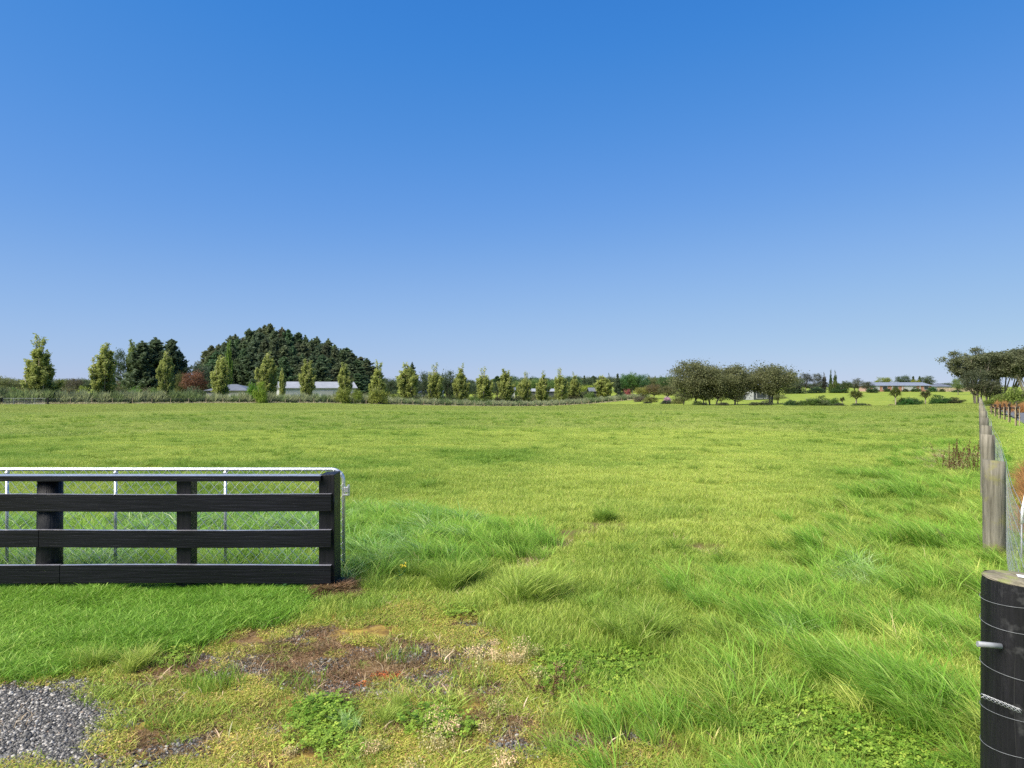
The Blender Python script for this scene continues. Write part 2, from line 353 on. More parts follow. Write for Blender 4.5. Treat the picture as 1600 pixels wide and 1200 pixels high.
# ------------------------------------------------------------------ the ground
def ground_material():
    m, nt, n, L, b = new_mat('ground')
    n1 = noise(nt, .09, 4, .6); n2 = noise(nt, .7, 5, .6); n3 = noise(nt, 9, 6, .7); n4 = noise(nt, 55, 4, .7)
    f = ramp(nt, [(.25, (.13, .19, .025)), (.5, (.20, .26, .035)), (.75, (.27, .29, .05))]); L.new(n2.outputs[0], f.inputs[0])
    f1 = ramp(nt, [(.3, (.8, .86, .8)), (.7, (1.15, 1.08, 1.1))]); L.new(n1.outputs[0], f1.inputs[0])
    field = mix(nt, 1.0, f.outputs[0], f1.outputs[0], 'MULTIPLY')
    f2 = ramp(nt, [(.3, (.55, .55, .5)), (.7, (1.2, 1.2, 1.2))]); L.new(n3.outputs[0], f2.inputs[0])
    field = mix(nt, 1.0, field, f2.outputs[0], 'MULTIPLY')
    soilc = ramp(nt, [(.3, (.05, .032, .018)), (.7, (.13, .09, .05))]); L.new(n3.outputs[0], soilc.inputs[0])
    near = mix(nt, attr(nt, 'near'), field, mix(nt, .35, field, soilc.outputs[0]))
    mossy = ramp(nt, [(.3, (.08, .05, .02)), (.45, (.17, .11, .03)), (.6, (.30, .22, .05)), (.75, (.24, .12, .04))]); L.new(n3.outputs[0], mossy.inputs[0])
    c = mix(nt, attr(nt, 'sparse'), near, mossy.outputs[0])
    dirt = ramp(nt, [(.30, (.055, .032, .014)), (.46, (.14, .085, .035)), (.60, (.19, .13, .07)), (.75, (.26, .22, .18))]); L.new(n4.outputs[0], dirt.inputs[0])
    c = mix(nt, attr(nt, 'bare'), c, dirt.outputs[0])
    gr = ramp(nt, [(.3, (.035, .035, .038)), (.5, (.11, .11, .115)), (.7, (.25, .25, .25))]); L.new(n4.outputs[0], gr.inputs[0])
    c = mix(nt, attr(nt, 'gravel'), c, gr.outputs[0])
    lw = ramp(nt, [(.3, (.13, .22, .025)), (.7, (.20, .29, .04))]); L.new(n2.outputs[0], lw.inputs[0])
    c = mix(nt, attr(nt, 'verge'), c, lw.outputs[0])
    c = mix(nt, attr(nt, 'mulch'), c, (.11, .06, .04))
    c = mix(nt, math_n(nt, 'MULTIPLY', attr(nt, 'wet'), .85), c, (.10, .075, .03))
    L.new(c, b.inputs['Base Color']); b.inputs['Roughness'].default_value = .95; b.inputs['Specular IOR Level'].default_value = .15
    bump(nt, b, n4.outputs[0], .5, .012)
    return m
def axis(fine0, fine1, step, grow, far):
    v = list(np.arange(fine0, fine1, step)); s = step
    while v[-1] < far: s *= grow; v.append(v[-1] + s)
    s = step; lo = []
    q = fine0
    while q > -far: s *= grow; q -= s; lo.append(q)
    return np.array(lo[::-1] + v)
gx = axis(-3.6, 3.6, .05, 1.06, 4000); gy = axis(2.6, 6.6, .05, 1.045, 4000)
GX, GY = np.meshgrid(gx, gy); GZ = H(GX, GY) * (GY > 0) + H(GX, np.abs(GY)) * (GY <= 0) * 0
fo = fence_off(GX, GY)
gv = np.stack([GX, GY, GZ], -1).reshape(-1, 3)
nx, ny = len(gx), len(gy); idx = np.arange(nx * ny).reshape(ny, nx)
gq = np.stack([idx[:-1, :-1], idx[:-1, 1:], idx[1:, 1:], idx[1:, :-1]], -1).reshape(-1, 4)
verge_m = (sm(-fo, .5, 1.2) * (GY < 75) * (GY > 0)).ravel()
gme = mesh_np('ground', gv, gq, ground_material(), vattr=dict(
    sparse=m_sparse(GX, GY).ravel(), bare=m_bare(GX, GY).ravel(), gravel=m_gravel(GX, GY).ravel(), verge=verge_m, near=(1 - sm(np.hypot(GX, GY), 12, 45)).ravel(),
    mulch=m_mulch(GX, GY).ravel(), wet=m_wet(GX, GY).ravel()), smooth=True)
tag(link('ground', gme), kind='structure')
# farm lane beyond the verge
rv = []; rf = []
for k, yy in enumerate(np.linspace(36, 78, 24)):
    xl = 28.0 + .64 * (yy - 38.8)
    for j in range(5): xx = xl + j * 1.1; rv.append((xx, yy, Hs(xx, yy) + .03 + .02 * (2 - abs(j - 2))))
    if k: rf += [((k - 1) * 5 + j, (k - 1) * 5 + j + 1, k * 5 + j + 1, k * 5 + j) for j in range(4)]
mb = MB(); mb.add(rv, rf); tag(mb.build('road', M_ASPH), kind='structure')

# ------------------------------------------------------------------ grass and weeds: clump meshes laid out on points
def blades(n, rad, h, wd, lean, curl, hvar=.4, dirz=None, dirspread=math.pi, power=.5):
    a = rng.uniform(0, 2 * math.pi, n); r = rad * rng.uniform(0, 1, n) ** power
    bx, by = r * np.cos(a), r * np.sin(a)
    hh = h * (1 + hvar * rng.uniform(-1, 1, n))
    if dirz is None: d = rng.uniform(0, 2 * math.pi, n)
    else: d = dirz + rng.normal(0, dirspread, n)
    ln = lean * rng.uniform(.3, 1.5, n) * hh; cl = curl * rng.uniform(.3, 1.6, n) * hh
    fa = rng.uniform(0, math.pi, n); wv = wd * np.clip(rng.lognormal(0, .45, n), .5, 2.4); wx, wy = np.cos(fa) * wv / 2, np.sin(fa) * wv / 2
    V = []
    for t, wf, k in ((0, .8, 0), (.4, 1, .25), (.75, .75, .65), (1.0, .08, 1.0)):
        cx = bx + np.cos(d) * (ln * t + cl * t ** 2.5); cy = by + np.sin(d) * (ln * t + cl * t ** 2.5)
        cz = hh * (t - .30 * (curl) * t ** 3) - .015 * (t == 0)
        V += [np.stack([cx - wx * wf, cy - wy * wf, cz], -1), np.stack([cx + wx * wf, cy + wy * wf, cz], -1)]
    V = np.stack(V, 1)            # n,8,3
    b = (np.arange(n) * 8)[:, None]
    Q = np.concatenate([b + np.array([0, 1, 3, 2]), b + np.array([2, 3, 5, 4]), b + np.array([4, 5, 7, 6])], 1).reshape(-1, 4)
    rnd = np.repeat(np.clip(rng.beta(1.6, 2.2, n), 0, 1), 3)
    return V.reshape(-1, 3), Q, rnd
def leaves_flat(n, rad, h, size, shape=3):
    """small clover or weed leaves: groups of quads held near horizontal at a height"""
    a = rng.uniform(0, 2 * math.pi, n); r = rad * rng.uniform(0, 1, n) ** .5
    c = np.stack([r * np.cos(a), r * np.sin(a), h * rng.uniform(.15, 1, n)], -1)
    V = []; 
    sz = size * rng.uniform(.6, 1.3, n); tilt = rng.uniform(-.5, .5, (n, 2)); a0 = rng.uniform(0, 6.28, n)
    for k in range(shape):
        an = a0 + k * 2 * math.pi / shape
        u = np.stack([np.cos(an), np.sin(an), tilt[:, 0] * np.cos(an) + tilt[:, 1] * np.sin(an)], -1) * sz[:, None]
        s = np.stack([-np.sin(an), np.cos(an), -tilt[:, 0] * np.sin(an) + tilt[:, 1] * np.cos(an)], -1) * sz[:, None] * .42
        V.append(np.stack([c, c + u * .6 + s, c + u, c + u * .6 - s], 1))
    V = np.concatenate(V, 0); m = len(V)
    Q = (np.arange(m) * 4)[:, None] + np.arange(4)
    rnd = np.tile(rng.beta(1.6, 2.2, n), shape)
    return V.reshape(-1, 3), Q, rnd
def join(*parts):
    V = []; Q = []; r = []; o = 0
    for v, q, a in parts: V.append(v); Q.append(q + o); r.append(a); o += len(v)
    return np.concatenate(V), np.concatenate(Q), np.concatenate(r)
_ico = None
def stones(n, rad, size):
    t = (1 + 5 ** .5) / 2
    base = np.array([(-1, t, 0), (1, t, 0), (-1, -t, 0), (1, -t, 0), (0, -1, t), (0, 1, t), (0, -1, -t), (0, 1, -t), (t, 0, -1), (t, 0, 1), (-t, 0, -1), (-t, 0, 1)]) / 1.9
    T = np.array([(0, 11, 5), (0, 5, 1), (0, 1, 7), (0, 7, 10), (0, 10, 11), (1, 5, 9), (5, 11, 4), (11, 10, 2), (10, 7, 6), (7, 1, 8), (3, 9, 4), (3, 4, 2), (3, 2, 6), (3, 6, 8), (3, 8, 9), (4, 9, 5), (2, 4, 11), (6, 2, 10), (8, 6, 7), (9, 8, 1)])
    V = []; Q = []; r = []
    for k in range(n):
        s = size * rng.lognormal(0, .45); s = min(s, size * 2.6)
        v = base * rng.uniform(.75, 1.2, (12, 3)) * s * np.array([1, rng.uniform(.6, 1), rng.uniform(.45, .8)])
        a = rng.uniform(0, 6.28); c, q = math.cos(a), math.sin(a)
        v = np.stack([v[:, 0] * c - v[:, 1] * q, v[:, 0] * q + v[:, 1] * c, v[:, 2]], -1)
        rr = rad * rng.uniform() ** .5; a = rng.uniform(0, 6.28)
        V.append(v + np.array([rr * math.cos(a), rr * math.sin(a), s * .15])); Q.append(T + 12 * k); r.append(np.full(20, rng.uniform()))
    return np.concatenate(V), np.concatenate(Q), np.concatenate(r)
def clump_coll(name, mat, makers):
    c = bpy.data.collections.new(name)
    for k, (V, Q, r) in enumerate(makers):
        me = mesh_np('%s_clump_%d' % (name, k), V, Q, mat, fattr={'rnd': r})
        c.objects.link(bpy.data.objects.new('%s_clump_%d' % (name, k), me))
    return c
def scatter(name, coll, x, y, rz, scl, tint, dz=0, tilt=None, label=None, cat=None, mat=None):
    n = len(x)
    me = bpy.data.meshes.new(name); me.vertices.add(n)
    me.vertices.foreach_set('co', np.stack([x, y, H(x, y) + dz], -1).astype(np.float32).ravel())
    rot = np.zeros((n, 3)); rot[:, 2] = rz
    if tilt is not None: rot[:, 0] = tilt[:, 0]; rot[:, 1] = tilt[:, 1]
    scl = np.asarray(scl)
    if scl.ndim == 1: scl = np.stack([scl] * 3, -1)
    for nm, ty, arr in (('rot', 'FLOAT_VECTOR', rot), ('scl', 'FLOAT_VECTOR', scl)):
        a = me.attributes.new(nm, ty, 'POINT'); a.data.foreach_set('vector', arr.astype(np.float32).ravel())
    a = me.attributes.new('tint', 'FLOAT', 'POINT'); a.data.foreach_set('value', np.asarray(tint, np.float32))
    a = me.attributes.new('pick', 'INT', 'POINT'); a.data.foreach_set('value', rng.integers(0, len(coll.objects), n).astype(np.int32))
    if mat: me.materials.append(mat)
    o = link(name, me)
    g = bpy.data.node_groups.new(name, 'GeometryNodeTree')
    g.interface.new_socket('Geometry', in_out='INPUT', socket_type='NodeSocketGeometry'); g.interface.new_socket('Geometry', in_out='OUTPUT', socket_type='NodeSocketGeometry')
    N = g.nodes; L = g.links
    gi = N.new('NodeGroupInput'); go = N.new('NodeGroupOutput'); ip = N.new('GeometryNodeInstanceOnPoints'); ci = N.new('GeometryNodeCollectionInfo')
    ci.inputs['Collection'].default_value = coll; ci.inputs['Separate Children'].default_value = True; ci.inputs['Reset Children'].default_value = True
    def na(nm, t):
        q = N.new('GeometryNodeInputNamedAttribute'); q.data_type = t; q.inputs['Name'].default_value = nm; return q.outputs[0]
    er = N.new('FunctionNodeEulerToRotation'); L.new(na('rot', 'FLOAT_VECTOR'), er.inputs[0])
    L.new(gi.outputs[0], ip.inputs['Points']); L.new(ci.outputs[0], ip.inputs['Instance']); ip.inputs['Pick Instance'].default_value = True
    L.new(na('pick', 'INT'), ip.inputs['Instance Index']); L.new(er.outputs[0], ip.inputs['Rotation']); L.new(na('scl', 'FLOAT_VECTOR'), ip.inputs['Scale'])
    L.new(ip.outputs[0], go.inputs[0])
    md = o.modifiers.new('scatter', 'NODES'); md.node_group = g
    o['kind'] = 'stuff'
    if label: o['label'] = label; o['category'] = cat
    return o
def sector(r0, r1, dens, half=46):
    area = (r1 * r1 - r0 * r0) * R(half); n = int(area * dens)
    a = rng.uniform(-R(half), R(half), n); r = np.sqrt(rng.uniform(r0 * r0, r1 * r1, n))
    return r * np.sin(a), r * np.cos(a)

def m_field(x, y):       # where pasture grows
    fo = fence_off(x, y)
    keep = (1 - m_sparse(x, y) * .98) * (1 - m_gravel(x, y)) * (1 - m_lawn(x, y)) * (1 - m_wet(x, y) * .97) * (1 - m_mulch(x, y)) * (1 - .8 * m_clover(x, y))
    keep = keep * (fo > -.4)
    return keep * ((y > 6.3) | (x > -2.8) | False)
def rough_strip(x, y):   # the long rank strip along the right-hand fence
    fo = fence_off(x, y) + warp(x, y, .5, .8, 51)
    return sm(-fo, -2.5, -.9) * (fence_off(x, y) > -.5)
def behind_gate(x, y):
    e = np.interp(x, [-6, -1.9, -1.0, -.2, .6], [9.2, 10.2, 10.0, 9.2, 7.9]) + warp(x, y, .5, 1.2, 61)
    lo = np.interp(x, [-6, -1.7, -1.2, -.4, .6], [6.35, 6.35, 6.5, 6.7, 7.6])
    return sm(e - y, 0, .5) * (y > lo) * sm(.9 - x + warp(x, y, .4, 1.3, 63), 0, .5)

G_FAR0 = leafy('far_pasture', [(0, (.215, .295, .055)), (.4, (.295, .37, .08)), (.8, (.385, .44, .115)), (1, (.50, .48, .19))], tints=((.6, .75), (1.2, 1.13)))
short_a = clump_coll('short_pasture', G_FIELD, [blades(170, .16, .062, .0030, .35, .45) for _ in range(6)])
tuft_a = clump_coll('pasture_tuft', G_FIELD, [blades(110, .075, .12, .0032, .45, .5) for _ in range(4)])
mid_a = clump_coll('mid_pasture', G_FIELD, [blades(720, .36, .075, .0036, .4, .5) for _ in range(5)])
far_a = clump_coll('far_pasture', G_FAR0, [blades(950, .95, .085, .0072, .4, .5) for _ in range(4)])
G_FAR = leafy('distant_pasture', [(0, (.18, .25, .045)), (.4, (.27, .33, .07)), (.8, (.36, .39, .10)), (1, (.50, .45, .2))], tints=((.7, .8), (1.15, 1.1)))
vfar_a = clump_coll('distant_pasture', G_FAR, [blades(950, 1.9, .09, .015, .4, .5) for _ in range(3)])

def tint_field(x, y):
    return np.clip(.50 + .28 * np.exp(-((x - np.interp(y, [5, 9, 14, 25, 60], [0, 1.6, 3.6, 7, 14])) / (1.2 + .12 * y)) ** 2) * sm(-y, -70, -30) + .9 * (fbm(x * .22, y * .22, 91, 3) - .5) + 1.1 * (fbm(x * 1.1, y * 1.1, 92, 3) - .5) + rng.normal(0, .13, len(x)), 0, 1)
xs = []; ys = []
for r0, r1, d in ((2.2, 7.5, 95), (7.5, 15, 60)):
    x, y = sector(r0, r1, d); k = rng.uniform(size=len(x)) < m_field(x, y); xs.append(x[k]); ys.append(y[k])
x = np.concatenate(xs); y = np.concatenate(ys)
hgt = (.35 + 1.35 * fbm(x * 1.0, y * 1.0, 93, 3) + .4 * fbm(x * 5, y * 5, 94, 2)) * (1 - .75 * m_hollow(x, y))
scatter('pasture_grass', short_a, x, y, rng.uniform(0, 6.28, len(x)), np.stack([np.ones(len(x)) * .95, np.ones(len(x)) * .95, hgt * rng.uniform(.8, 1.2, len(x))], -1), tint_field(x, y),
        label='short yellow-green pasture grass covering the near part of the field', cat='grass', mat=G_FIELD)
# tufts
x, y = sector(3.5, 55, 4.5); k = rng.uniform(size=len(x)) < m_field(x, y) * sm(fbm(x * .8, y * .8, 95, 3), .46, .62) * np.interp(np.hypot(x, y), [20, 55], [1, .5]); x = x[k]; y = y[k]
scatter('pasture_tufts', tuft_a, x, y, rng.uniform(-.6, .6, len(x)), rng.uniform(.6, 1.5, len(x)) * np.interp(np.hypot(x, y), [15, 55], [1, 1.5]), np.clip(tint_field(x, y) - .28, 0, 1), label='slightly taller tufts dotted over the pasture', cat='grass', mat=G_FIELD)
x, y = sector(14, 32, 12, 44); k = rng.uniform(size=len(x)) < m_field(x, y); x = x[k]; y = y[k]
hgt = .6 + .95 * fbm(x * .6, y * .6, 96, 3)
scatter('pasture_middle', mid_a, x, y, rng.uniform(0, 6.28, len(x)), np.stack([np.ones(len(x)), np.ones(len(x)), hgt], -1), tint_field(x, y), label='even pasture grass across the middle of the field', cat='grass', mat=G_FIELD)
x, y = sector(31, 66, 2.4, 43); k = rng.uniform(size=len(x)) < m_field(x, y); x = x[k]; y = y[k]
hgt = .6 + .9 * fbm(x * .3, y * .3, 97, 3)
scatter('pasture_far', far_a, x, y, rng.uniform(0, 6.28, len(x)), np.stack([np.ones(len(x)), np.ones(len(x)), hgt], -1), tint_field(x, y), label='smooth pasture grass in the farther half of the field', cat='grass', mat=G_FIELD)
def field_end(x, y):     # inside the paddock: this side of the hedge line
    t = (x + 77) / 105.0; hy = 110 + 99 * np.clip(t, -1, 1.15)
    hy = np.where(x > 22, np.interp(x, [22, 34, 60, 110], [190, 124, 104, 100]), hy)
    return y < hy - 3
x, y = sector(65, 200, .5, 42); k = (rng.uniform(size=len(x)) < m_field(x, y)) & field_end(x, y); x = x[k]; y = y[k]
scatter('pasture_edge', vfar_a, x, y, rng.uniform(0, 6.28, len(x)), np.stack([np.ones(len(x)), np.ones(len(x)), .6 + .9 * fbm(x * .2, y * .2, 98, 3)], -1), tint_field(x, y), label='pasture grass at the far edge of the field before the hedge', cat='grass', mat=G_FIELD)

# lawn strip by the board fence
lush_a = clump_coll('lush_lawn', G_LUSH, [blades(190, .15, .075, .0038, .5, .6) for _ in range(5)])
x, y = sector(3.8, 8.6, 150, 46); k = rng.uniform(size=len(x)) < m_lawn(x, y); x = x[k]; y = y[k]
scatter('lawn_grass', lush_a, x, y, rng.uniform(0, 6.28, len(x)), np.stack([np.ones(len(x)), np.ones(len(x)), (.65 + .9 * fbm(x * 2, y * 2, 99, 3))], -1), np.clip(-.12 + .95 * fbm(x * 1.5, y * 1.5, 101, 3) + rng.normal(0, .08, len(x)), 0, 1),
        label='bright green lawn in front of the black board fence', cat='grass', mat=G_LUSH)
# long grass: windswept along the fence, behind the gate, single tufts
long_a = clump_coll('long_grass', G_LUSH, [blades(120, .11, .21, .0040, .40, .75, dirz=2.35, dirspread=.85) for _ in range(6)])
x, y = sector(3.0, 28, 34, 46); d = np.hypot(x, y)
k = rng.uniform(size=len(x)) < rough_strip(x, y) * (1 - .9 * m_clover(x, y)) * (1 - m_wet(x, y)) * np.interp(d, [3, 10, 28], [1, .7, .35]) * (.35 + .65 * sm(fbm(x * 1.6, y * 1.6, 103, 2), .35, .55)); x = x[k]; y = y[k]
sz = (.35 + 1.05 * fbm(x * 1.3, y * 1.3, 104, 3)) * rng.uniform(.6, 1.25, len(x))
hf_ = rng.uniform(size=len(x)) < .33 + .6 * (fbm(x * .8, y * .8, 106, 2) - .5); yl_a = clump_coll('long_pale', G_FIELD, [blades(110, .11, .19, .0038, .45, .7, dirz=2.35, dirspread=.9) for _ in range(5)])
scatter('long_pale_grass', yl_a, x[hf_], y[hf_], rng.normal(0, .5, hf_.sum()), sz[hf_], rng.uniform(.1, 1, hf_.sum()), label='long yellowish grass mixed into the strip by the wire fence', cat='grass', mat=G_FIELD)
x = x[~hf_]; y = y[~hf_]; sz = sz[~hf_]
scatter('long_fence_grass', long_a, x, y, rng.normal(0, .5, len(x)), sz, np.clip(.1 + .9 * fbm(x * .9, y * .9, 105, 3) + rng.normal(0, .1, len(x)), 0, 1), label='long windswept grass in a strip along the post and wire fence', cat='grass', mat=G_LUSH)
xx = []; yy_ = []
silver_a = clump_coll('silver_grass', G_SILVER, [blades(90, .10, .25, .0080, .35, .9, dirz=2.2, dirspread=.9) for _ in range(4)])
x, y = sector(6.2, 11.5, 26, 46); k = rng.uniform(size=len(x)) < behind_gate(x, y) * np.interp(x, [-1.3, .0], [.7, .0]) * (.25 + .75 * sm(fbm(x * 1.5, y * 1.5, 107, 2), .35, .6)); x = x[k]; y = y[k]
sz = (.45 + .85 * fbm(x * 1.2, y * 1.2, 108, 3)) * rng.uniform(.7, 1.2, len(x)) * np.interp(x, [-1.5, 1], [1, .7])
scatter('silvery_grass', silver_a, x, y, rng.normal(0, .5, len(x)), sz, rng.uniform(.1, .9, len(x)), label='rank blue-green grass behind the wire gate and beside the end post', cat='grass', mat=G_SILVER)
x, y = sector(6.2, 11.5, 40, 46); k = rng.uniform(size=len(x)) < behind_gate(x, y) * .85; x = x[k]; y = y[k]
scatter('rank_grass', long_a, x, y, rng.normal(0, .6, len(x)), rng.uniform(.55, 1.15, len(x)), rng.uniform(0, 1, len(x)), label='deep green long grass mixed among the silvery blades by the gate', cat='grass', mat=G_LUSH)
# named single tufts seen in the photograph
T = []
def at(px, py): d = 1100 * EYE / (py - HZ); return (px - 800) / F * d, d
for px, py, s, c in [(945, 815, .8, .1), (1225, 862, .6, .2), (1190, 978, .9, .25), (1110, 950, .8, .3), (1020, 1000, .8, .35), (830, 945, 1, .5), (860, 930, .9, .6), (690, 920, .9, .3), (640, 905, .8, .25), (720, 905, .8, .1), (780, 855, .8, .0),
                      (1250, 925, .8, .5), (1060, 935, .7, .4), (1160, 905, .6, .5), (300, 895, .7, .2), (180, 905, .6, .1), (980, 990, .7, .3), (1290, 1000, .8, .5), (1320, 1060, 1, .2), (1420, 1120, 1.1, .1), (1450, 1150, 1.1, .1), (1400, 1090, 1.1, .3), (1480, 1120, 1.1, .2), (620, 1130, .35, .6), (215, 1040, .5, .9), (150, 1035, .4, .5), (520, 945, .35, .5), (1490, 1000, .9, .3), (1350, 960, .7, .3), (1500, 930, .8, .2)]:
    a, b = at(px, py)
    for k in range(6): T.append((a + random.gauss(0, .07), b + random.gauss(0, .07), s * random.uniform(.6, 1.05), c))
T = np.array(T); TW = T[T[:, 0] > 1.35]; T = T[T[:, 0] <= 1.35]
scatter('windswept_tufts', long_a, TW[:, 0], TW[:, 1], rng.normal(0, .3, len(TW)), TW[:, 2] * 1.15, rng.uniform(0, .8, len(TW)), label='lush windswept tufts leaning left in the right foreground', cat='grass', mat=G_LUSH)
tuft_l = clump_coll('tall_tuft', G_FIELD, [blades(190, .085, .23, .0036, .30, .55) for _ in range(4)])
scatter('tall_tufts', tuft_l, T[:, 0], T[:, 1], rng.uniform(0, 6.28, len(T)), T[:, 2] * 1.15, T[:, 3] * .8, label='separate upright tufts of fine grass in the foreground', cat='grass', mat=G_FIELD)
T = np.array([(*at(px + random.gauss(0, 14), py + random.gauss(0, 7)), s * random.uniform(.7, 1.1)) for px, py, s in [(1335, 905, .75), (1325, 890, .7), (1345, 915, .7), (560, 1150, .3), (1240, 1000, .6), (1225, 985, .6)] for _ in range(4)])
scatter('pale_tufts', silver_a, T[:, 0], T[:, 1], rng.uniform(-1, 1, len(T)), T[:, 2], rng.uniform(.5, 1, len(T)), label='pale silvery tufts standing out of the foreground grass', cat='grass', mat=G_SILVER)
# dry windblown stalks near the docks and mulch by the end post
dry_a = clump_coll('dry_grass', G_DRY, [blades(60, .10, .20, .0035, .7, .7, dirz=2.5, dirspread=.7) for _ in range(3)])
x, y = sector(8, 26, 6, 46); fo = fence_off(x, y)
k = (fo > 0) & (rng.uniform(size=len(x)) < sm(-fo, -1.9, -.8) * sm(fbm(x * .7, y * .7, 111, 2), .42, .62)); x = x[k]; y = y[k]
scatter('dry_stalks', dry_a, x, y, rng.normal(0, .4, len(x)), rng.uniform(.5, 1.1, len(x)), rng.uniform(0, 1, len(x)), label='dry fawn grass stalks among the growth by the post and wire fence', cat='dry grass', mat=G_DRY)
mul_a = clump_coll('mulch', G_MULCH, [blades(160, .09, .035, .004, 1.2, .6) for _ in range(3)])
x, y = sector(3.0, 9, 30); k = rng.uniform(size=len(x)) < .10 + .5 * m_bare(x, y) * (1 - m_gravel(x, y)) + .8 * m_hollow(x, y); x = x[k]; y = y[k]
straw_a = clump_coll('straw', G_DRY, [blades(24, .10, .035, .0024, 1.6, .5) for _ in range(4)])
scatter('dead_straw', straw_a, x, y, rng.uniform(0, 6.28, len(x)), rng.uniform(.5, 1.3, len(x)), rng.uniform(0, 1, len(x)), dz=.01, label='bits of dead straw lying through the near grass', cat='dry grass', mat=G_DRY)
thatch_a = clump_coll('thatch', G_MULCH, [join(blades(70, .09, .02, .0025, 1.3, .6), leaves_flat(70, .09, .014, .005, 3)) for _ in range(4)])
x, y = sector(3.0, 6.4, 160); k = rng.uniform(size=len(x)) < np.maximum(m_bare(x, y) * .8, m_sparse(x, y) * .18) * (1 - m_gravel(x, y)); x = x[k]; y = y[k]
scatter('brown_thatch', thatch_a, x, y, rng.uniform(0, 6.28, len(x)), rng.uniform(.6, 1.3, len(x)), rng.uniform(0, 1, len(x)), label='brown dead moss on the worn ground of the entrance', cat='dead moss', mat=G_MULCH)
rust_a = clump_coll('rust_moss', leafy('rust_moss', [(0, (.28, .07, .02)), (1, (.55, .20, .06))], trans=.1), [leaves_flat(120, .05, .015, .005, 4) for _ in range(2)])
rx, ry = at(596, 1063); x = rx + rng.normal(0, .05, 9); y = ry + rng.normal(0, .05, 9)
scatter('rust_moss', rust_a, x, y, rng.uniform(0, 6.28, 9), rng.uniform(.6, 1.1, 9), rng.uniform(0, 1, 9), label='small patch of rust orange moss on the worn ground', cat='moss', mat=G_MOSS)
x = rng.normal(-1.58, .17, 260); y = rng.normal(6.12, .2, 260); k = m_mulch(x, y) > .4; x = x[k]; y = y[k]
scatter('dead_grass', mul_a, x, y, rng.uniform(0, 6.28, len(x)), rng.uniform(.7, 1.3, len(x)), rng.uniform(0, 1, len(x)), dz=np.interp(np.hypot(x + 1.56, y - 6.15), [0, .3], [.07, 0]), label='brown dead grass heaped round the foot of the end post', cat='dead grass', mat=G_MULCH)
# clover, low moss and weeds
clo_a = clump_coll('clover', G_CLOVER, [leaves_flat(190, .13, .055, .0135) for _ in range(4)])
x, y = sector(2.6, 6.4, 90); k = rng.uniform(size=len(x)) < m_clover(x, y) * (1 - m_gravel(x, y)); x = x[k]; y = y[k]
scatter('clover', clo_a, x, y, rng.uniform(0, 6.28, len(x)), rng.uniform(.7, 1.2, len(x)), rng.uniform(0, 1, len(x)), label='low clover leaves spreading over the foreground', cat='clover', mat=G_CLOVER)
moss_a = clump_coll('moss_weed', G_MOSS, [join(leaves_flat(200, .10, .020, .0048, 4), blades(130, .10, .030, .0020, .8, .6)) for _ in range(5)])
x, y = sector(2.4, 6.6, 330); pr = (m_sparse(x, y) * (1 - .88 * m_bare(x, y)) * (.12 + .75 * sm(fbm(x * 6, y * 6, 113, 3), .40, .56)) * (1 - .75 * m_clover(x, y)) + 6 * m_gravel(x, y) * (fbm(x * 4, y * 4, 114, 2) > .66))
pr = pr * (1 - .97 * m_gravel(x, y)); pr = np.maximum(pr, .2 * (1 - m_lawn(x, y)) * (1 - m_gravel(x, y)) * m_field(x, y) * (y < 6.2)); k = rng.uniform(size=len(x)) < pr; x = x[k]; y = y[k]
scatter('moss', moss_a, x, y, rng.uniform(0, 6.28, len(x)), rng.uniform(.5, 1.25, len(x)), np.clip(1.15 * fbm(x * 2.6, y * 2.6, 115, 3) + rng.normal(0, .15, len(x)) - .05, 0, 1), label='yellow-green moss and tiny weeds over the worn entrance', cat='moss', mat=G_MOSS)
mg_a = clump_coll('sparse_grass', G_FIELD, [blades(60, .10, .05, .003, .6, .6) for _ in range(4)])
x, y = sector(2.4, 6.6, 110); k = rng.uniform(size=len(x)) < m_sparse(x, y) * (1 - .97 * m_gravel(x, y)) * (1 - .8 * m_bare(x, y)) * sm(fbm(x * 3, y * 3, 117, 3), .47, .66); x = x[k]; y = y[k]
scatter('thin_grass', mg_a, x, y, rng.uniform(0, 6.28, len(x)), rng.uniform(.5, 1.3, len(x)), rng.uniform(.2, 1, len(x)), label='thin short grass growing through the worn entrance', cat='grass', mat=G_FIELD)
# tan seed heads
def seedweed():
    parts = []
    st = blades(26, .05, .085, .0022, .35, .2); parts.append(st)
    n = 170; a = rng.uniform(0, 6.28, n); r = .065 * rng.uniform(0, 1, n) ** .5; z = rng.uniform(.02, .095, n)
    c = np.stack([r * np.cos(a), r * np.sin(a), z], -1)
    d = rng.normal(0, 1, (n, 3)); d /= np.linalg.norm(d, axis=1)[:, None]; e = np.cross(d, rng.normal(0, 1, (n, 3))); e /= np.linalg.norm(e, axis=1)[:, None]
    s = .0045
    V = np.stack([c - d * s, c - e * s, c + d * s, c + e * s], 1).reshape(-1, 3); Q = (np.arange(n) * 4)[:, None] + np.arange(4)
    parts.append((V, Q, rng.uniform(.2, 1, n)))
    return join(*parts)
tan_a = clump_coll('seed_weed', G_TAN, [seedweed() for _ in range(4)])
x, y = sector(3.0, 5.6, 70)
v = np.exp(-(((x + .15) / .28) ** 2 + ((y - 4.7) / .3) ** 2)) + .8 * np.exp(-(((x + .22) / .2) ** 2 + ((y - 3.75) / .14) ** 2)) + .6 * np.exp(-(((x + .4) / .4) ** 2 + ((y - 3.35) / .12) ** 2)) + .5 * np.exp(-(((x - .25) / .2) ** 2 + ((y - 4.6) / .3) ** 2)) + .3 * np.exp(-(((x + 1) / .5) ** 2 + ((y - 3.5) / .15) ** 2))
k = rng.uniform(size=len(x)) < v * .8 * (1 - m_gravel(x, y)); x = x[k]; y = y[k]
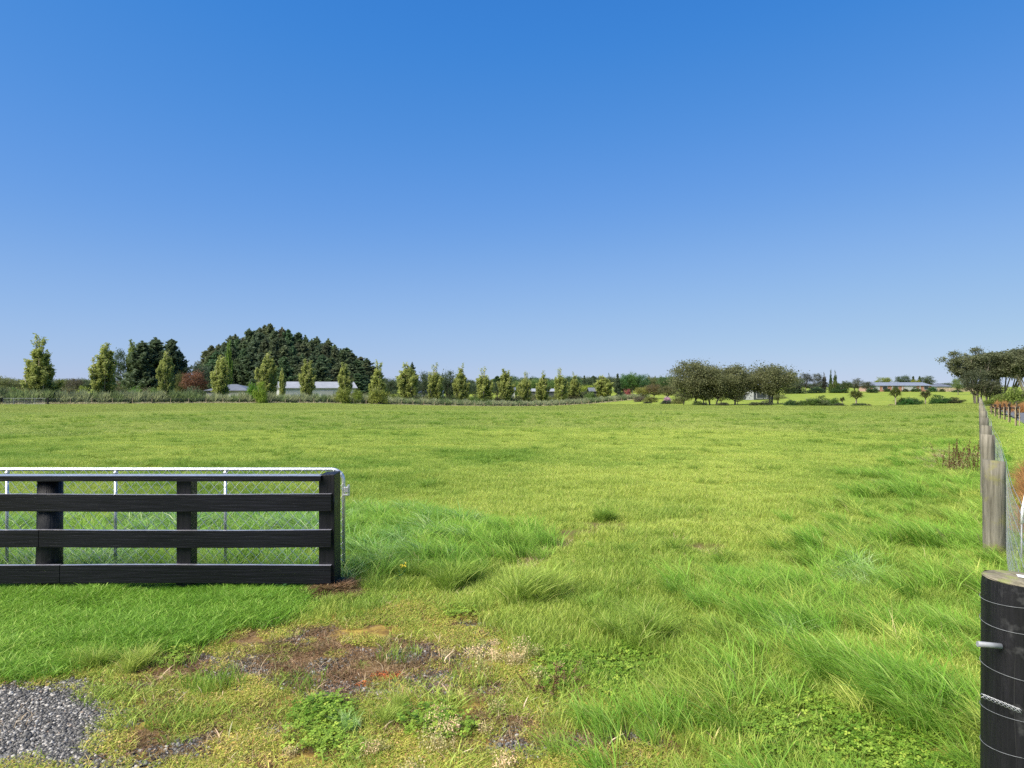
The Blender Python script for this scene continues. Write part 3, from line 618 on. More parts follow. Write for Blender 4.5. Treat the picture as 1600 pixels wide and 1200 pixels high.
scatter('seed_weed', tan_a, x, y, rng.uniform(0, 6.28, len(x)), rng.uniform(.5, 1.1, len(x)), rng.uniform(0, 1, len(x)), label='fawn seed heads of small weeds on the worn entrance', cat='weeds', mat=G_TAN)
# gravel stones
sto_a = clump_coll('gravel', M_STONE, [stones(190, .12, .0052) for _ in range(6)])
x, y = sector(2.4, 5.8, 260); k = rng.uniform(size=len(x)) < np.maximum(m_gravel(x, y) * (1 - .5 * (fbm(x * 5, y * 5, 121, 3) > .60)), .30 * m_bare(x, y) * sm(fbm(x * 4, y * 4, 122, 2), .35, .65)); x = x[k]; y = y[k]
scatter('gravel', sto_a, x, y, rng.uniform(0, 6.28, len(x)), rng.uniform(.7, 1.25, len(x)), rng.uniform(0, 1, len(x)), label='grey gravel stones at the edge of the drive and in bare spots', cat='gravel', mat=M_STONE)
# mown verge right of the wire fence
vg_a = clump_coll('verge', G_FIELD, [blades(380, .5, .04, .006, .3, .3) for _ in range(4)])
x, y = sector(2.5, 75, 2.6, 62); fo = fence_off(x, y); k = (fo < -.3) & (x < 28.0 + .64 * (y - 38.8) - .2) & (rng.uniform(size=len(x)) < np.interp(np.hypot(x, y), [8, 30, 75], [1, .8, .5])); x = x[k]; y = y[k]
scatter('mown_verge', vg_a, x, y, rng.uniform(0, 6.28, len(x)), rng.uniform(.9, 1.4, len(x)), rng.uniform(.45, .8, len(x)), label='mown grass verge between the wire fence and the lane', cat='grass', mat=G_FIELD)

# ------------------------------------------------------------------ black board fence with end post
FY = 6.12
def fx(px, d=FY): return (px - 800) / F * d
def fz(py, d=FY): return EYE - (py - HZ) / F * d
bf = empty('board_fence', (-3.2, FY, 0)); tag(bf, 'black painted timber board fence with a flat capping rail, on the lawn at left', 'fence')
def local(o, root):
    o.matrix_parent_inverse = root.matrix_world.inverted(); return o
bpy.context.view_layer.update()
X0, X1 = -9.0, fx(518)
for (yt, yb), jt in (((772, 799), None), ((828, 855), fx(63)), ((882, 910.5), fx(96))):
    zt, zb = fz(yt), fz(yb)
    spans = [(X0, X1)] if jt is None else [(X0, jt - .002), (jt + .002, X1)]
    for a, b in spans:
        mb = MB(); n = 14
        vs = []; fs = []
        for k in range(n + 1):
            xx = a + (b - a) * k / n; wob = .003 * math.sin(xx * 2.3 + yt) + random.uniform(-.0012, .0012)
            for (dy, z) in ((-.019, zb), (.019, zb), (.019, zt), (-.019, zt)): vs.append((xx, FY + dy, z + wob))
        for k in range(n):
            for q in range(4): fs.append((k * 4 + q, (k + 1) * 4 + q, (k + 1) * 4 + (q + 1) % 4, k * 4 + (q + 1) % 4))
        fs += [(0, 1, 2, 3), (n * 4 + 3, n * 4 + 2, n * 4 + 1, n * 4)]
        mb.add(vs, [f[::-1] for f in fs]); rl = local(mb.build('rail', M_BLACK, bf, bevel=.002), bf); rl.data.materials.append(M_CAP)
        for k in range(n): rl.data.polygons[k * 4 + 2].material_index = 1  # upward faces get the painted sky sheen
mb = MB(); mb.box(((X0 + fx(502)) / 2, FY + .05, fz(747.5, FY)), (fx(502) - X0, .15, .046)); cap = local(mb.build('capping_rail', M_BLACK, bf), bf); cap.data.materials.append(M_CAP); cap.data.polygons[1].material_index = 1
def rpost(px, wpx, d, ztop, round_=False, rec=0):
    r = wpx / F * d / 2; x = fx(px, d)
    mb = MB()
    if round_: mb.tube([(x - .01, d, -.3), (x - .004, d, .4), (x, d, ztop)], [r * 1.1, r * 1.03, r], 20)
    else: mb.box((x, d, (ztop - .3) / 2), (2 * r, 2 * r, ztop + .3))
    return local(mb.build('post', M_BLACKV, bf, smooth=round_, bevel=0 if round_ else .004), bf)
rpost(79, 35, FY + .12, fz(752), True); rpost(292.5, 22.5, FY + .085, fz(752)); rpost(-190, 22.5, FY + .085, fz(752)); rpost(-420, 35, FY + .12, fz(752), True)
mb = MB()
x0, x1 = fx(498, FY + .02), fx(518.5, FY - .0)
zt = fz(741)
mb.add([(x0, FY + .022, -.3), (x1 + .018, FY + .022, -.3), (x1 + .018, FY + .27, -.3), (x0, FY + .27, -.3), (x0, FY + .022, zt - .012), (x1 + .018, FY + .022, zt - .004), (x1 + .012, FY + .26, zt - .002), (x0 + .01, FY + .26, zt - .008)],
       [(0, 3, 2, 1), (4, 5, 6, 7), (0, 1, 5, 4), (1, 2, 6, 5), (2, 3, 7, 6), (3, 0, 4, 7)])
o = local(mb.build('end_post', M_BLACKV, bf, bevel=.005), bf)

# ------------------------------------------------------------------ wire gate folded back behind the fence
GYD = 6.62
gt = empty('wire_gate', (fx(537, GYD), GYD, 0)); tag(gt, 'galvanised tube gate filled with chain link, folded back behind the black board fence', 'gate')
bpy.context.view_layer.update()
zt = fz(733.5, GYD); zb = .09; xr = fx(537, GYD); xl = xr - 3.9; rr = .11
mb = MB()
pts = [(xl, GYD, zb), (xl, GYD, zt - rr)] + [(xl + rr - rr * math.cos(a), GYD, zt - rr + rr * math.sin(a)) for a in np.linspace(.3, 1.57, 5)] \
    + [(xr - rr + rr * math.sin(a), GYD, zt - rr + rr * math.cos(a)) for a in np.linspace(0, 1.57, 7)] + [(xr, GYD, zb)]
mb.tube(pts, .0175, 12); mb.tube([(xl, GYD, zb), (xr, GYD, zb)], .0175, 12)
local(mb.build('frame', M_GALV, gt, smooth=True), gt)
for px in (352.5, 181, 11.5, -160):
    mb = MB(); xx = fx(px, GYD); mb.tube([(xx, GYD, zb), (xx, GYD, zt - .01)], .0145, 10); mb.tube([(xx, GYD, zt - .045), (xx, GYD, zt - .02)], .02, 10); local(mb.build('strut', M_GALV, gt, smooth=True), gt)
mb = MB(); W_ = xr - xl; Hh = zt - zb; dxw = .098
def clipdiag(s0, sl, yo):
    # a wire from (s0, 0) rising with slope +-1 clipped in the frame
    pts = []
    t0 = max(0, (0 - s0) if sl > 0 else (s0 - W_)); t1 = min(Hh / 1.12, (W_ - s0) if sl > 0 else s0)
    if t1 - t0 < .02: return
    m = max(2, int((t1 - t0) / (dxw / 2)) + 1)
    for k in range(m):
        t = t0 + (t1 - t0) * k / (m - 1); pts.append((xl + s0 + sl * t, GYD - .022 + yo + .003 * (-1) ** k, zb + t * 1.12))
    mb.tube(pts, .0019, 4, False)
s0 = -Hh
while s0 < W_ + Hh:
    clipdiag(s0, 1, 0); clipdiag(s0, -1, -.004); s0 += dxw
local(mb.build('chain_link', M_GALV, gt), gt)
mb = MB(); hz = fz(765, GYD); mb.box((xr + .030, GYD, hz), (.035, .04, .05)); mb.tube([(xr + .048, GYD, hz - .055), (xr + .048, GYD, hz + .045)], .012, 10); mb.box((xr + .022, GYD - .012, hz - .048), (.05, .02, .016))
local(mb.build('hinge', M_GALV, gt, smooth=False, bevel=.002), gt)

# ------------------------------------------------------------------ post and wire fence at right
rf_ = empty('post_and_wire_fence', (2.13, 3.0, 0)); tag(rf_, 'long post and wire fence running away at right, black strainer post nearest', 'fence')
bpy.context.view_layer.update()
def fpos(y): return .663 * y + .14
sx, sy, sr, stp = 2.172, 3.0, .148, .978
mb = MB(); n = 40; m = 26; vs = []
for k in range(m):
    t = k / (m - 1)
    for j in range(n):
        a = 2 * math.pi * j / n
        rad = sr * (1 + .012 * math.sin(3 * a + 1 + t) + .009 * math.sin(9 * a + t * 2) - .03 * max(0, math.cos(14 * a + 1.5 * math.sin(t * 5))) ** 8) + (-.004 if k == m - 1 else 0) + .005 * (1 - t)
        xx = math.cos(a) * rad; yy = math.sin(a) * rad
        top = stp - .06 * xx + .02 * yy
        vs.append((sx + xx, sy + yy, -.3 + (top + .3) * t))
mb.add(vs, [(i * n + j, i * n + (j + 1) % n, (i + 1) * n + (j + 1) % n, (i + 1) * n + j) for i in range(m - 1) for j in range(n)] + [tuple(range(n - 1, -1, -1))])
st = local(mb.build('strainer_post', M_BLACKV, rf_, smooth=True), rf_); st['label'] = 'thick round black painted strainer post with a bare weathered top'
mb = MB(); vs = [(sx, sy, stp + .004)]
for ring, q in ((.5, .005), (.9, .003), (1.0, -.003)):
    for j in range(n):
        a = 2 * math.pi * j / n; rad = sr * ring * .985; xx = math.cos(a) * rad; yy = math.sin(a) * rad
        vs.append((sx + xx, sy + yy, stp - .06 * xx + .02 * yy + q + random.uniform(-.001, .001)))
fs = [(0, 1 + j, 1 + (j + 1) % n) for j in range(n)] + [(1 + r_ * n + j, 1 + (r_ + 1) * n + j, 1 + (r_ + 1) * n + (j + 1) % n, 1 + r_ * n + (j + 1) % n) for r_ in range(2) for j in range(n)]
mb.add(vs, fs); local(mb.build('post_top', M_TOP, rf_, smooth=True), rf_)
mb = MB(); mb.box((sx + .035, sy + .015, stp + .008), (.075, .045, .002), rz=-.5)
to = mb.build('tag', M_LABEL, rf_); to.data.transform(Matrix.Translation((0, 0, 0))); local(to, rf_)
for v in to.data.vertices: v.co.z += -.06 * (v.co.x - sx) + .02 * (v.co.y - sy)
# cracks in the strainer post: thin dark splits
mb = MB()
for a, z0, z1 in ((-1.95, .1, .9), (-1.62, .35, .97), (-1.35, .05, .8), (-2.35, .2, .75)):
    pts = [(sx + math.cos(a + .03 * math.sin(z * 9)) * (sr + .0015), sy + math.sin(a + .03 * math.sin(z * 9)) * (sr + .0015), z) for z in np.linspace(z0, z1, 12)]
    mb.tube(pts, [.0022 * math.sin(math.pi * (k + .5) / 12) for k in range(12)], 5)
local(mb.build('split', M_TIE, rf_), rf_)
WZ = [.90, .80, .60, .42, .28, .10]
for z in WZ:
    mb = MB(); pts = []
    for j in range(33):
        a = 2 * math.pi * j / 32 + .6; pts.append((sx + math.cos(a) * (sr + .004), sy + math.sin(a) * (sr + .004), z + .012 * math.sin(a * 1.0 + z * 9)))
    mb.tube(pts, .0010, 6); local(mb.build('wire_wrap', M_WRAP, rf_, smooth=True), rf_)
mb = MB(); a = 3.45; cx, cy = sx + math.cos(a) * (sr + .015), sy + math.sin(a) * (sr + .015)
mb.tube([(2.03, 2.925, .722), (1.938, 2.935, .728)], .0115, 14); local(mb.build('pipe_stub', M_GREYP, rf_, smooth=True), rf_)
mb = MB()
for q in range(4):
    pts = [(sx - sr - .072 + .115 * t, sy - .055 - .068 * t - .012 + .008 * math.cos(t * 15 + q * 1.6), .515 - .035 * t + .009 * math.sin(t * 15 + q * 1.6)) for t in np.linspace(0, 1, 22)]
    mb.tube(pts, .0014, 5)
local(mb.build('wire_knot', M_WIRE, rf_, smooth=True), rf_)
PY = [7.2, 10.9, 14.2, 18.2, 22.0]
while PY[-1] < 76: PY.append(PY[-1] + 3.85)
for k, yy in enumerate(PY):
    x = fpos(yy) + (.022 if k == 0 else 0); g = Hs(x, yy); r = .104 if k == 0 else random.uniform(.085, .10); zt = g + random.uniform(1.03, 1.10) if k else 1.045
    mb = MB(); lx, ly = random.uniform(-.02, .02), random.uniform(-.02, .02); nn = 18; vs = []; mm = 8
    for i in range(mm):
        t = i / (mm - 1)
        for j in range(nn):
            a = 2 * math.pi * j / nn; rad = r * (1 + .03 * math.sin(2 * a + k) + .012 * math.sin(5 * a + 3 * t)) * (1.04 - .05 * t)
            vs.append((x + lx * t + math.cos(a) * rad, yy + ly * t + math.sin(a) * rad, (g - .3) + t * (zt - g + .3) + (t == 1) * (-.10 * math.cos(a) * rad)))
    mb.add(vs, [(i * nn + j, i * nn + (j + 1) % nn, (i + 1) * nn + (j + 1) % nn, (i + 1) * nn + j) for i in range(mm - 1) for j in range(nn)] + [tuple(range(nn - 1, -1, -1)), tuple((mm - 1) * nn + j for j in range(nn))])
    local(mb.build('post', M_WOODP, rf_, smooth=True), rf_)
# netting on the right side of the posts
nz = [.10, .20, .30, .40, .52, .66, .80, .95]
mb = MB()
def npos(y, z): x = fpos(y) + .13 + .02 * math.sin(y * .8); return (x, y - .02, Hs(fpos(y), y) + z)
YS = np.concatenate([np.linspace(3.05, 8, 24), np.linspace(8.5, 78, 60)])
for z in nz: mb.tube([npos(yy, z) for yy in YS], .0016, 4, False)
mb.tube([npos(yy, 1.02) for yy in YS], .0016, 4, False)
local(mb.build('horizontal_wires', M_WIRE, rf_), rf_)
mb = MB(); yy = 3.1
while yy < 40: mb.tube([npos(yy, z) for z in (.10, .5, .95)], .0013, 4, False); yy += .14 if yy < 12 else .3
local(mb.build('stay_wires', M_WIRE, rf_), rf_)
# white standoff by the fence
so_ = empty('electric_standoff', (5.08, 6.95, 0)); tag(so_, 'white plastic electric fence standoff leaning beside the wire netting', 'standoff')
bpy.context.view_layer.update()
mb = MB(); mb.tube([(5.03, 6.95, .45), (5.035, 6.95, .58), (5.07, 6.95, .74), (5.095, 6.95, .77), (5.125, 6.95, .76), (5.13, 6.95, .73)], [.014, .013, .012, .012, .012, .011], 10); local(mb.build('insulator', M_WHITE, so_, smooth=True), so_)
mb = MB(); mb.tube([(5.02, 6.95, -.1), (5.03, 6.95, .46)], .007, 8); local(mb.build('rod', M_GREYP, so_, smooth=True), so_)

# ------------------------------------------------------------------ tree and shrub builders
def quads_at(C, size, flat=.5, up=0.0, elong=1.5):
    n = len(C); d = rng.normal(0, 1, (n, 3)); d[:, 2] = d[:, 2] * (1 - flat) + up; d /= np.linalg.norm(d, axis=1)[:, None]
    e = np.cross(d, rng.normal(0, 1, (n, 3))); e /= np.linalg.norm(e, axis=1)[:, None]
    s = (size * rng.uniform(.6, 1.4, n))[:, None]
    V = np.stack([C - d * s * elong * .5, C - e * s * .5, C + d * s * elong * .5, C + e * s * .5], 1).reshape(-1, 3)
    return V, (np.arange(n) * 4)[:, None] + np.arange(4)
def proto(trunk_mb, C, sizes, bark_m, rnd, **kw):
    V, Q = quads_at(C, sizes, **kw)
    return trunk_mb.me('trunk', bark_m, smooth=True) if trunk_mb else None, mesh_np('crown', V, Q, TREE, fattr={'rnd': rnd})
def poplar(seed, Hh=8.0, Wd=2.6, bare=.25):
    """an upright crown made of several plumes of different height on rising limbs"""
    mb = MB(); mb.tube([(0, 0, -.5), (.03, 0, Hh * .4), (-.02, .02, Hh * .75), (0, 0, Hh * .97)], [.14, .09, .05, .01], 7)
    C = []; rn = []
    tap = (.55, .7, 1.25, .8, .9)[seed]; plumes = [(0, 0, .02, .92, .24), (.10 * Wd, random.uniform(0, 6), .3, 1.0, .12), (.14 * Wd, random.uniform(0, 6), .25, .95, .13)]
    for k in range(16):
        q = (.10 + .32 * (k / 16)) * random.uniform(.85, 1.15)
        plumes.append((q * Wd, k * 2.4 + random.uniform(-.4, .4), random.uniform(-.03, .14) + .12 * (1 - k / 16), (.97 - tap * q) * random.uniform(.80, 1.05), random.uniform(.11, .18)))
    for (rr, a, t0, t1, rad) in plumes:
        z0, z1 = Hh * max(t0, 0), Hh * t1; bx, by = math.cos(a), math.sin(a)
        mb.tube([(bx * rr * .1, by * rr * .1, z0 + .1), (bx * rr * .7, by * rr * .7, (z0 + z1) * .5), (bx * rr, by * rr, z1 * .98)], [.05, .03, .006], 5)
        ns = int(22 * (t1 - t0) + 3)
        for k in range(ns):
            t = random.random() ** .9; prof = math.sin(math.pi * min(1, .12 + t * .88)) ** .6 * (1.15 - .55 * t)
            q = rad * Wd * prof * random.random() ** .5; b_ = random.uniform(0, 6.28); z = z0 + (z1 - z0) * t
            cx, cy = bx * rr * (.35 + .65 * t) + math.cos(b_) * q, by * rr * (.35 + .65 * t) + math.sin(b_) * q
            thin = 1 if z < Hh * (.78 - bare * .5) else max(.12, 1 - (z / Hh - .78 + bare * .5) * (2.0 + bare * 4))
            n_ = int(100 * random.uniform(.4, 1.5) * thin); out = rng.uniform(-1, 1, n_)
            pts = np.stack([cx + out * math.cos(b_) * .10 + rng.normal(0, .075, n_), cy + out * math.sin(b_) * .10 + rng.normal(0, .075, n_), z + out * .34 + rng.normal(0, .07, n_)], -1)
            pts[:, 2] = np.maximum(pts[:, 2], .05); C.append(pts); rn.append(np.clip(rng.normal(.45 + random.uniform(-.25, .3), .18, n_), 0, 1))
    C = np.concatenate(C); rn = np.concatenate(rn)
    return proto(mb, C, .085, BARKP, rn, flat=.0, up=1.1, elong=2.3) + (Hh, Wd)
def round_tree(seed, Hh=10, Wd=9, clear=.25, nclump=85, leaf=.22, per=75, flattop=False, limbs=14, open_=0.0, trunks=1):
    mb = MB(); C = []; rn = []
    bases = [(random.uniform(-.1, .1) * Wd * (trunks > 1), 0) for _ in range(trunks)]
    z0 = Hh * clear; cz = (z0 + Hh) / 2; rz = (Hh - z0) / 2; cl = []
    for k in range(nclump):
        while True:
            v = rng.normal(0, 1, 3); v /= np.linalg.norm(v)
            if flattop and v[2] < -.35 and random.random() < .8: continue
            break
        q = random.uniform(.55, .95) if random.random() < .8 else random.uniform(.2, .6)
        lump = 1 + .18 * math.sin(v[0] * 5 + seed) * math.cos(v[1] * 4 + seed * 2)
        if nclump > 150: v = v / (np.abs(v) ** 2.4).sum() ** (1 / 2.4)
        p = np.array([v[0] * Wd / 2 * q * lump, v[1] * Wd / 2 * q * lump, cz + v[2] * rz * q * (1.0 + (.16 * math.sin(v[0] * 6 + seed * 3) if v[2] < 0 else .06 * math.sin(v[0] * 7 + seed)))])
        cl.append(p)
    for p in cl:
        if random.random() < open_: continue
        r = Wd * random.uniform(.05, .10); n = int(per * random.uniform(.6, 1.4)); base = random.uniform(-.22, .22)
        pts = p + rng.normal(0, 1, (n, 3)) * np.array([r, r, r * .62]); C.append(pts); rn.append(np.clip(rng.normal(.45 + base, .15, n), 0, 1))
    for bx, by in bases:
        tr = Wd * .028 / trunks ** .5; lean = bx * .6
        fork = np.array([bx + lean, by, z0 * .8 + .3]); mb.tube([(bx, by, -.8), (bx + lean * .4, by, z0 * .4), fork], [tr * 1.4, tr, tr * .85], 8)
        for k in range(limbs // trunks):
            p = cl[random.randrange(len(cl))]; mid = (fork + p) / 2 + np.array([(p[0] - fork[0]) * .12, (p[1] - fork[1]) * .12, -.04 * Hh])
            mb.tube([fork, mid, p], [tr * .6, tr * .35, tr * .08], 5)
    return proto(mb, np.concatenate(C), leaf, BARK, np.concatenate(rn), flat=.3) + (Hh, Wd)
def pine(seed, Hh=20, Wd=9, clear=.12):
    mb = MB(); mb.tube([(0, 0, -1), (0, 0, Hh * .5), (0, 0, Hh * .99)], [.3, .18, .02], 7); C = []; rn = []
    z = Hh * clear
    while z < Hh * .985:
        t = (z - Hh * clear) / (Hh * (1 - clear)); L_ = Wd / 2 * ((1 - t) ** .68 if t < .9 else .35 * (1 - t) / .1 * .8) * random.uniform(.55, 1.25) + .18
        nb = 6; a0 = random.uniform(0, 6.28)
        for k in range(nb):
            a = a0 + k * 6.28 / nb + random.uniform(-.3, .3); l = L_ * random.uniform(.65, 1.1)
            n = int(12 + 20 * l); s = rng.uniform(.2, 1.03, n)
            base = random.uniform(-.2, .2)
            pz = z + l * (.15 * s + .38 * s ** 2.2)
            pts = np.stack([math.cos(a) * l * s, math.sin(a) * l * s, pz], -1) + rng.normal(0, 1, (n, 3)) * (.10 + .11 * l * .5) * np.array([1, 1, .6])
            C.append(pts); rn.append(np.clip(rng.normal(.4 + base, .15, n), 0, 1))
            if k % 2 == 0: mb.tube([(0, 0, z), (math.cos(a) * l * .6, math.sin(a) * l * .6, z + .2 * l), (math.cos(a) * l, math.sin(a) * l, z + .5 * l)], [.05, .03, .01], 4)
        z += random.uniform(.45, .75) * (1.1 if t < .8 else .8)
    C.append(np.stack([rng.normal(0, .06, 30), rng.normal(0, .06, 30), rng.uniform(Hh * .95, Hh * 1.02, 30)], -1)); rn.append(rng.uniform(.3, .6, 30))
    return proto(mb, np.concatenate(C), .36, BARK, np.concatenate(rn), flat=.2, up=.4, elong=2.2) + (Hh, Wd)
def bush(seed, Hh=3, Wd=4, leaf=.13, n=55, per=70):
    mb = MB(); C = []; rn = []
    for k in range(5):
        a = random.uniform(0, 6.28); mb.tube([(0, 0, -.4), (math.cos(a) * Wd * .12, math.sin(a) * Wd * .12, Hh * .35), (math.cos(a) * Wd * .25, math.sin(a) * Wd * .25, Hh * .75)], [.07, .04, .01], 5)
    for k in range(n):
        v = rng.normal(0, 1, 3); v /= np.linalg.norm(v); v[2] = abs(v[2]) * 1.0 - .08; q = random.uniform(.5, .95)
        lump = 1 + .2 * math.sin(v[0] * 4 + seed * 1.7) * math.cos(v[1] * 5 + seed)
        p = np.array([v[0] * Wd / 2 * q * lump, v[1] * Wd / 2 * q * lump, v[2] * Hh * .92 * q * lump + .1]); r = Wd * random.uniform(.05, .10)
        m_ = int(per * random.uniform(.6, 1.4)); C.append(p + rng.normal(0, 1, (m_, 3)) * np.array([r, r, r * .7])); rn.append(np.clip(rng.normal(.45 + random.uniform(-.2, .2), .16, m_), 0, 1))
    return proto(mb, np.concatenate(C), leaf, BARK, np.concatenate(rn), flat=.2) + (Hh, Wd)
def swords(C0, n, L_, wd, updist, droop=.35):
    V = []; 
    a = rng.uniform(0, 6.28, n); e = updist(n)
    l = L_ * rng.uniform(.65, 1.1, n); V = []
    side = np.stack([-np.sin(a), np.cos(a), np.zeros(n)], -1) * wd / 2
    for t, wf in ((0, .6), (.45, 1), (.8, .7), (1, .05)):
        rr = l * t * np.cos(e); zz = l * t * np.sin(e) - droop * l * t ** 3 * np.cos(e)
        c = C0 + np.stack([np.cos(a) * rr, np.sin(a) * rr, zz], -1); V += [c - side * wf, c + side * wf]
    V = np.stack(V, 1); b = (np.arange(n) * 8)[:, None]
    Q = np.concatenate([b + np.array([0, 1, 3, 2]), b + np.array([2, 3, 5, 4]), b + np.array([4, 5, 7, 6])], 1).reshape(-1, 4)
    return V.reshape(-1, 3), Q, np.repeat(rng.uniform(0, 1, n), 3)
def flax(Hh=2.4):
    parts = []
    for k in range(5):
        c = np.array([random.uniform(-.7, .7), random.uniform(-.5, .5), -.1]); parts.append(swords(c, 70, Hh * 1.08, .075, lambda n: rng.uniform(R(42), R(88), n), .30))
    V, Q, r = join(*parts); return None, mesh_np('leaves', V, Q, TREE, fattr={'rnd': r}), Hh, 2.6
def cabbage(Hh=4):
    mb = MB(); parts = []; fork = (0, 0, Hh * .45); mb.tube([(0, 0, -.4), (.05, 0, Hh * .2), fork], [.16, .13, .11], 8)
    for k in range(6):
        a = k * 1.05; p = (math.cos(a) * .7, math.sin(a) * .6, Hh * random.uniform(.66, .85)); mb.tube([fork, (p[0] * .6, p[1] * .6, Hh * .58), p], [.09, .07, .06], 6)
        parts.append(swords(np.array(p), 170, 1.05, .07, lambda n: rng.uniform(R(-35), R(88), n), .25))
    V, Q, r = join(*parts); return mb.me('trunk', BARKP, True), mesh_np('crown', V, Q, TREE, fattr={'rnd': r}), Hh, 2.8
def gum(seed, Hh=11, Wd=8, trunks=5):
    mb = MB(); C = []; rn = []
    for k in range(trunks):
        bx = (k - (trunks - 1) / 2) * Wd * .10; by = random.uniform(-.4, .4)
        for m_ in range(3):
            tx = bx * 3.6 + random.uniform(-.13, .13) * Wd; ty = random.uniform(-.3, .3) * Wd; tz = Hh * random.uniform(.74, .93)
            pts = [(bx, by, -.6), (bx * 1.15, by, Hh * .16), ((bx + tx) * .5 + random.uniform(-.3, .3), ty * .4, Hh * .48), (tx, ty, tz)]
            mb.tube(pts, [.19, .15, .09, .03], 6)
            for q in range(12):
                f = random.uniform(.42, 1.08); p = np.array(pts[2]) * (1 - (f - .4) / .6) + np.array(pts[3]) * ((f - .4) / .6) if f < 1 else np.array(pts[3])
                p = p + np.array([random.gauss(0, .07) * Wd, random.gauss(0, .07) * Wd, random.uniform(-.03, .06) * Hh])
                mb.tube([pts[2], p], [.04, .01], 4)
                r = Wd * random.uniform(.045, .08); n = int(120 * random.uniform(.6, 1.3)); C.append(p + rng.normal(0, 1, (n, 3)) * np.array([r, r, r * .6])); rn.append(np.clip(rng.normal(.45 + random.uniform(-.2, .2), .15, n), 0, 1))
    return proto(mb, np.concatenate(C), .19, BARKP, np.concatenate(rn), flat=.3, up=-.2, elong=1.9) + (Hh, Wd)

PR = dict(
    poplar=[poplar(k, bare=b) for k, b in enumerate((.1, .2, .3, .4, .25))],
    pine=[pine(k) for k in range(4)],
    round=[round_tree(k) for k in range(3)],
    mac=[round_tree(10 + k, 11, 12, (.15, .17, .25)[k], 190, .24, 90, False, 18, 0, 2) for k in range(3)],
    open=[round_tree(20 + k, 9, 7, .3, 60, .2, 60, False, 20, .15, 2) for k in range(3)],
    bush=[bush(k) for k in range(4)],
    flax=[flax() for k in range(4)],
    cabbage=[cabbage() for k in range(2)],
    gum=[gum(k) for k in range(3)])
PART2 = {'flax': 'leaves'}
def plant(kind, name, px, top, wpx, d, col, label, cat='tree', group=None, var=None, x=None, hgt=None):
    ps = PR[kind]; tm, cm, h0, w0 = ps[(random.randrange(len(ps)) if var is None else var) % len(ps)]
    if x is None: x = (px - 800) / F * d
    g = Hs(x, d)
    if hgt is None: hgt = EYE + (HZ - top) / F * d - g
    wd = wpx / F * d
    jit = random.uniform(.92, 1.08)
    if kind == 'flax':
        o = bpy.data.objects.new(name, cm); COL.objects.link(o); o.location = (x, d, g); crown = o
    else:
        o = empty(name, (x, d, g)); t = bpy.data.objects.new('trunk', tm); COL.objects.link(t); t.parent = o
        crown = bpy.data.objects.new('crown' if kind != 'bush' else 'foliage', cm); COL.objects.link(crown); crown.parent = o
    o.rotation_euler = (0, 0, random.uniform(0, 6.28) if kind != 'gum' else random.uniform(-.3, .3)); o.scale = (wd / w0, wd / w0, hgt / h0)
    crown.color = (col[0] * jit, col[1] * jit, col[2] * jit, 1)
    tag(o, label, cat, group)
    return o
ORD = ['first', 'second', 'third', 'fourth', 'fifth', 'sixth', 'seventh', 'eighth', 'ninth', 'tenth', 'eleventh', 'twelfth', 'thirteenth', 'fourteenth', 'fifteenth', 'sixteenth', 'seventeenth', 'eighteenth', 'nineteenth', 'twentieth']
C_POP = (.33, .37, .11); C_PINE = (.105, .145, .075); C_OLIVE = (.15, .17, .07); C_GREEN = (.14, .22, .06); C_YG = (.26, .32, .05); C_MAC = (.155, .165, .075); C_FLAX = (.32, .35, .20)
C_DK = (.085, .12, .06); C_RED = (.20, .10, .06); C_GUM = (.14, .155, .08)

# poplar row beyond the flax hedge
POPS = [(62, 523, 52), (163, 537, 44), (260, 547, 26), (345, 556, 32), (418, 550, 31), (480, 562, 27), (538, 567, 25), (590, 563, 30), (637, 566, 37), (680, 568, 29), (720, 570, 27), (757, 574, 30), (790, 577, 27), (820, 581, 24), (848, 581, 24), (876, 575, 23), (898, 583, 22), (943, 586, 32)]
for i, (px, tp, wp) in enumerate(POPS):
    u = (px - 800) / F; j = (u + .671) / (.05 - .0525 * u); d = 114 * (1 + .0525 * j)
    plant('poplar', 'poplar', px, tp, wp * 1.2, d, C_POP, 'upright yellow-green poplar, %s from the left in the row behind the flax hedge' % ORD[i], 'tree', 'young poplars in a row behind the hedge', var=(2, 0, 1, 0, 1, 0, 0, 2, 1, 3, 4, 3, 0, 3, 4, 3, 4, 1)[i])
plant('poplar', 'poplar', 441, 574, 12, 150, C_POP, 'small thin poplar sapling in front of the white shed gable', 'tree', 'young poplars in a row behind the hedge', var=1)
# the flax hedge
t = -.30; k = 0
while t < 1.14:
    x = -77 + 105 * t + random.uniform(-.4, .4); y = 110 + 99 * t + random.uniform(-.5, .5); px = 800 + F * x / y
    hh = (2.55 if px < 300 else 2.15 if px < 620 else 1.85) * random.uniform(.85, 1.1)
    sp = random.uniform(1.35, 1.75) / 144
    if not (-8 < px < 14):
        plant('flax', 'flax_clump', px, 0, 2.9 * F / y * random.uniform(.9, 1.1), y, C_FLAX if random.random() < .7 else (.19, .25, .11), 'spiky grey-green flax clump in the long low hedge along the far edge of the field', 'flax', 'flax clumps forming the hedge at the end of the field', x=x, hgt=hh)
    t += sp
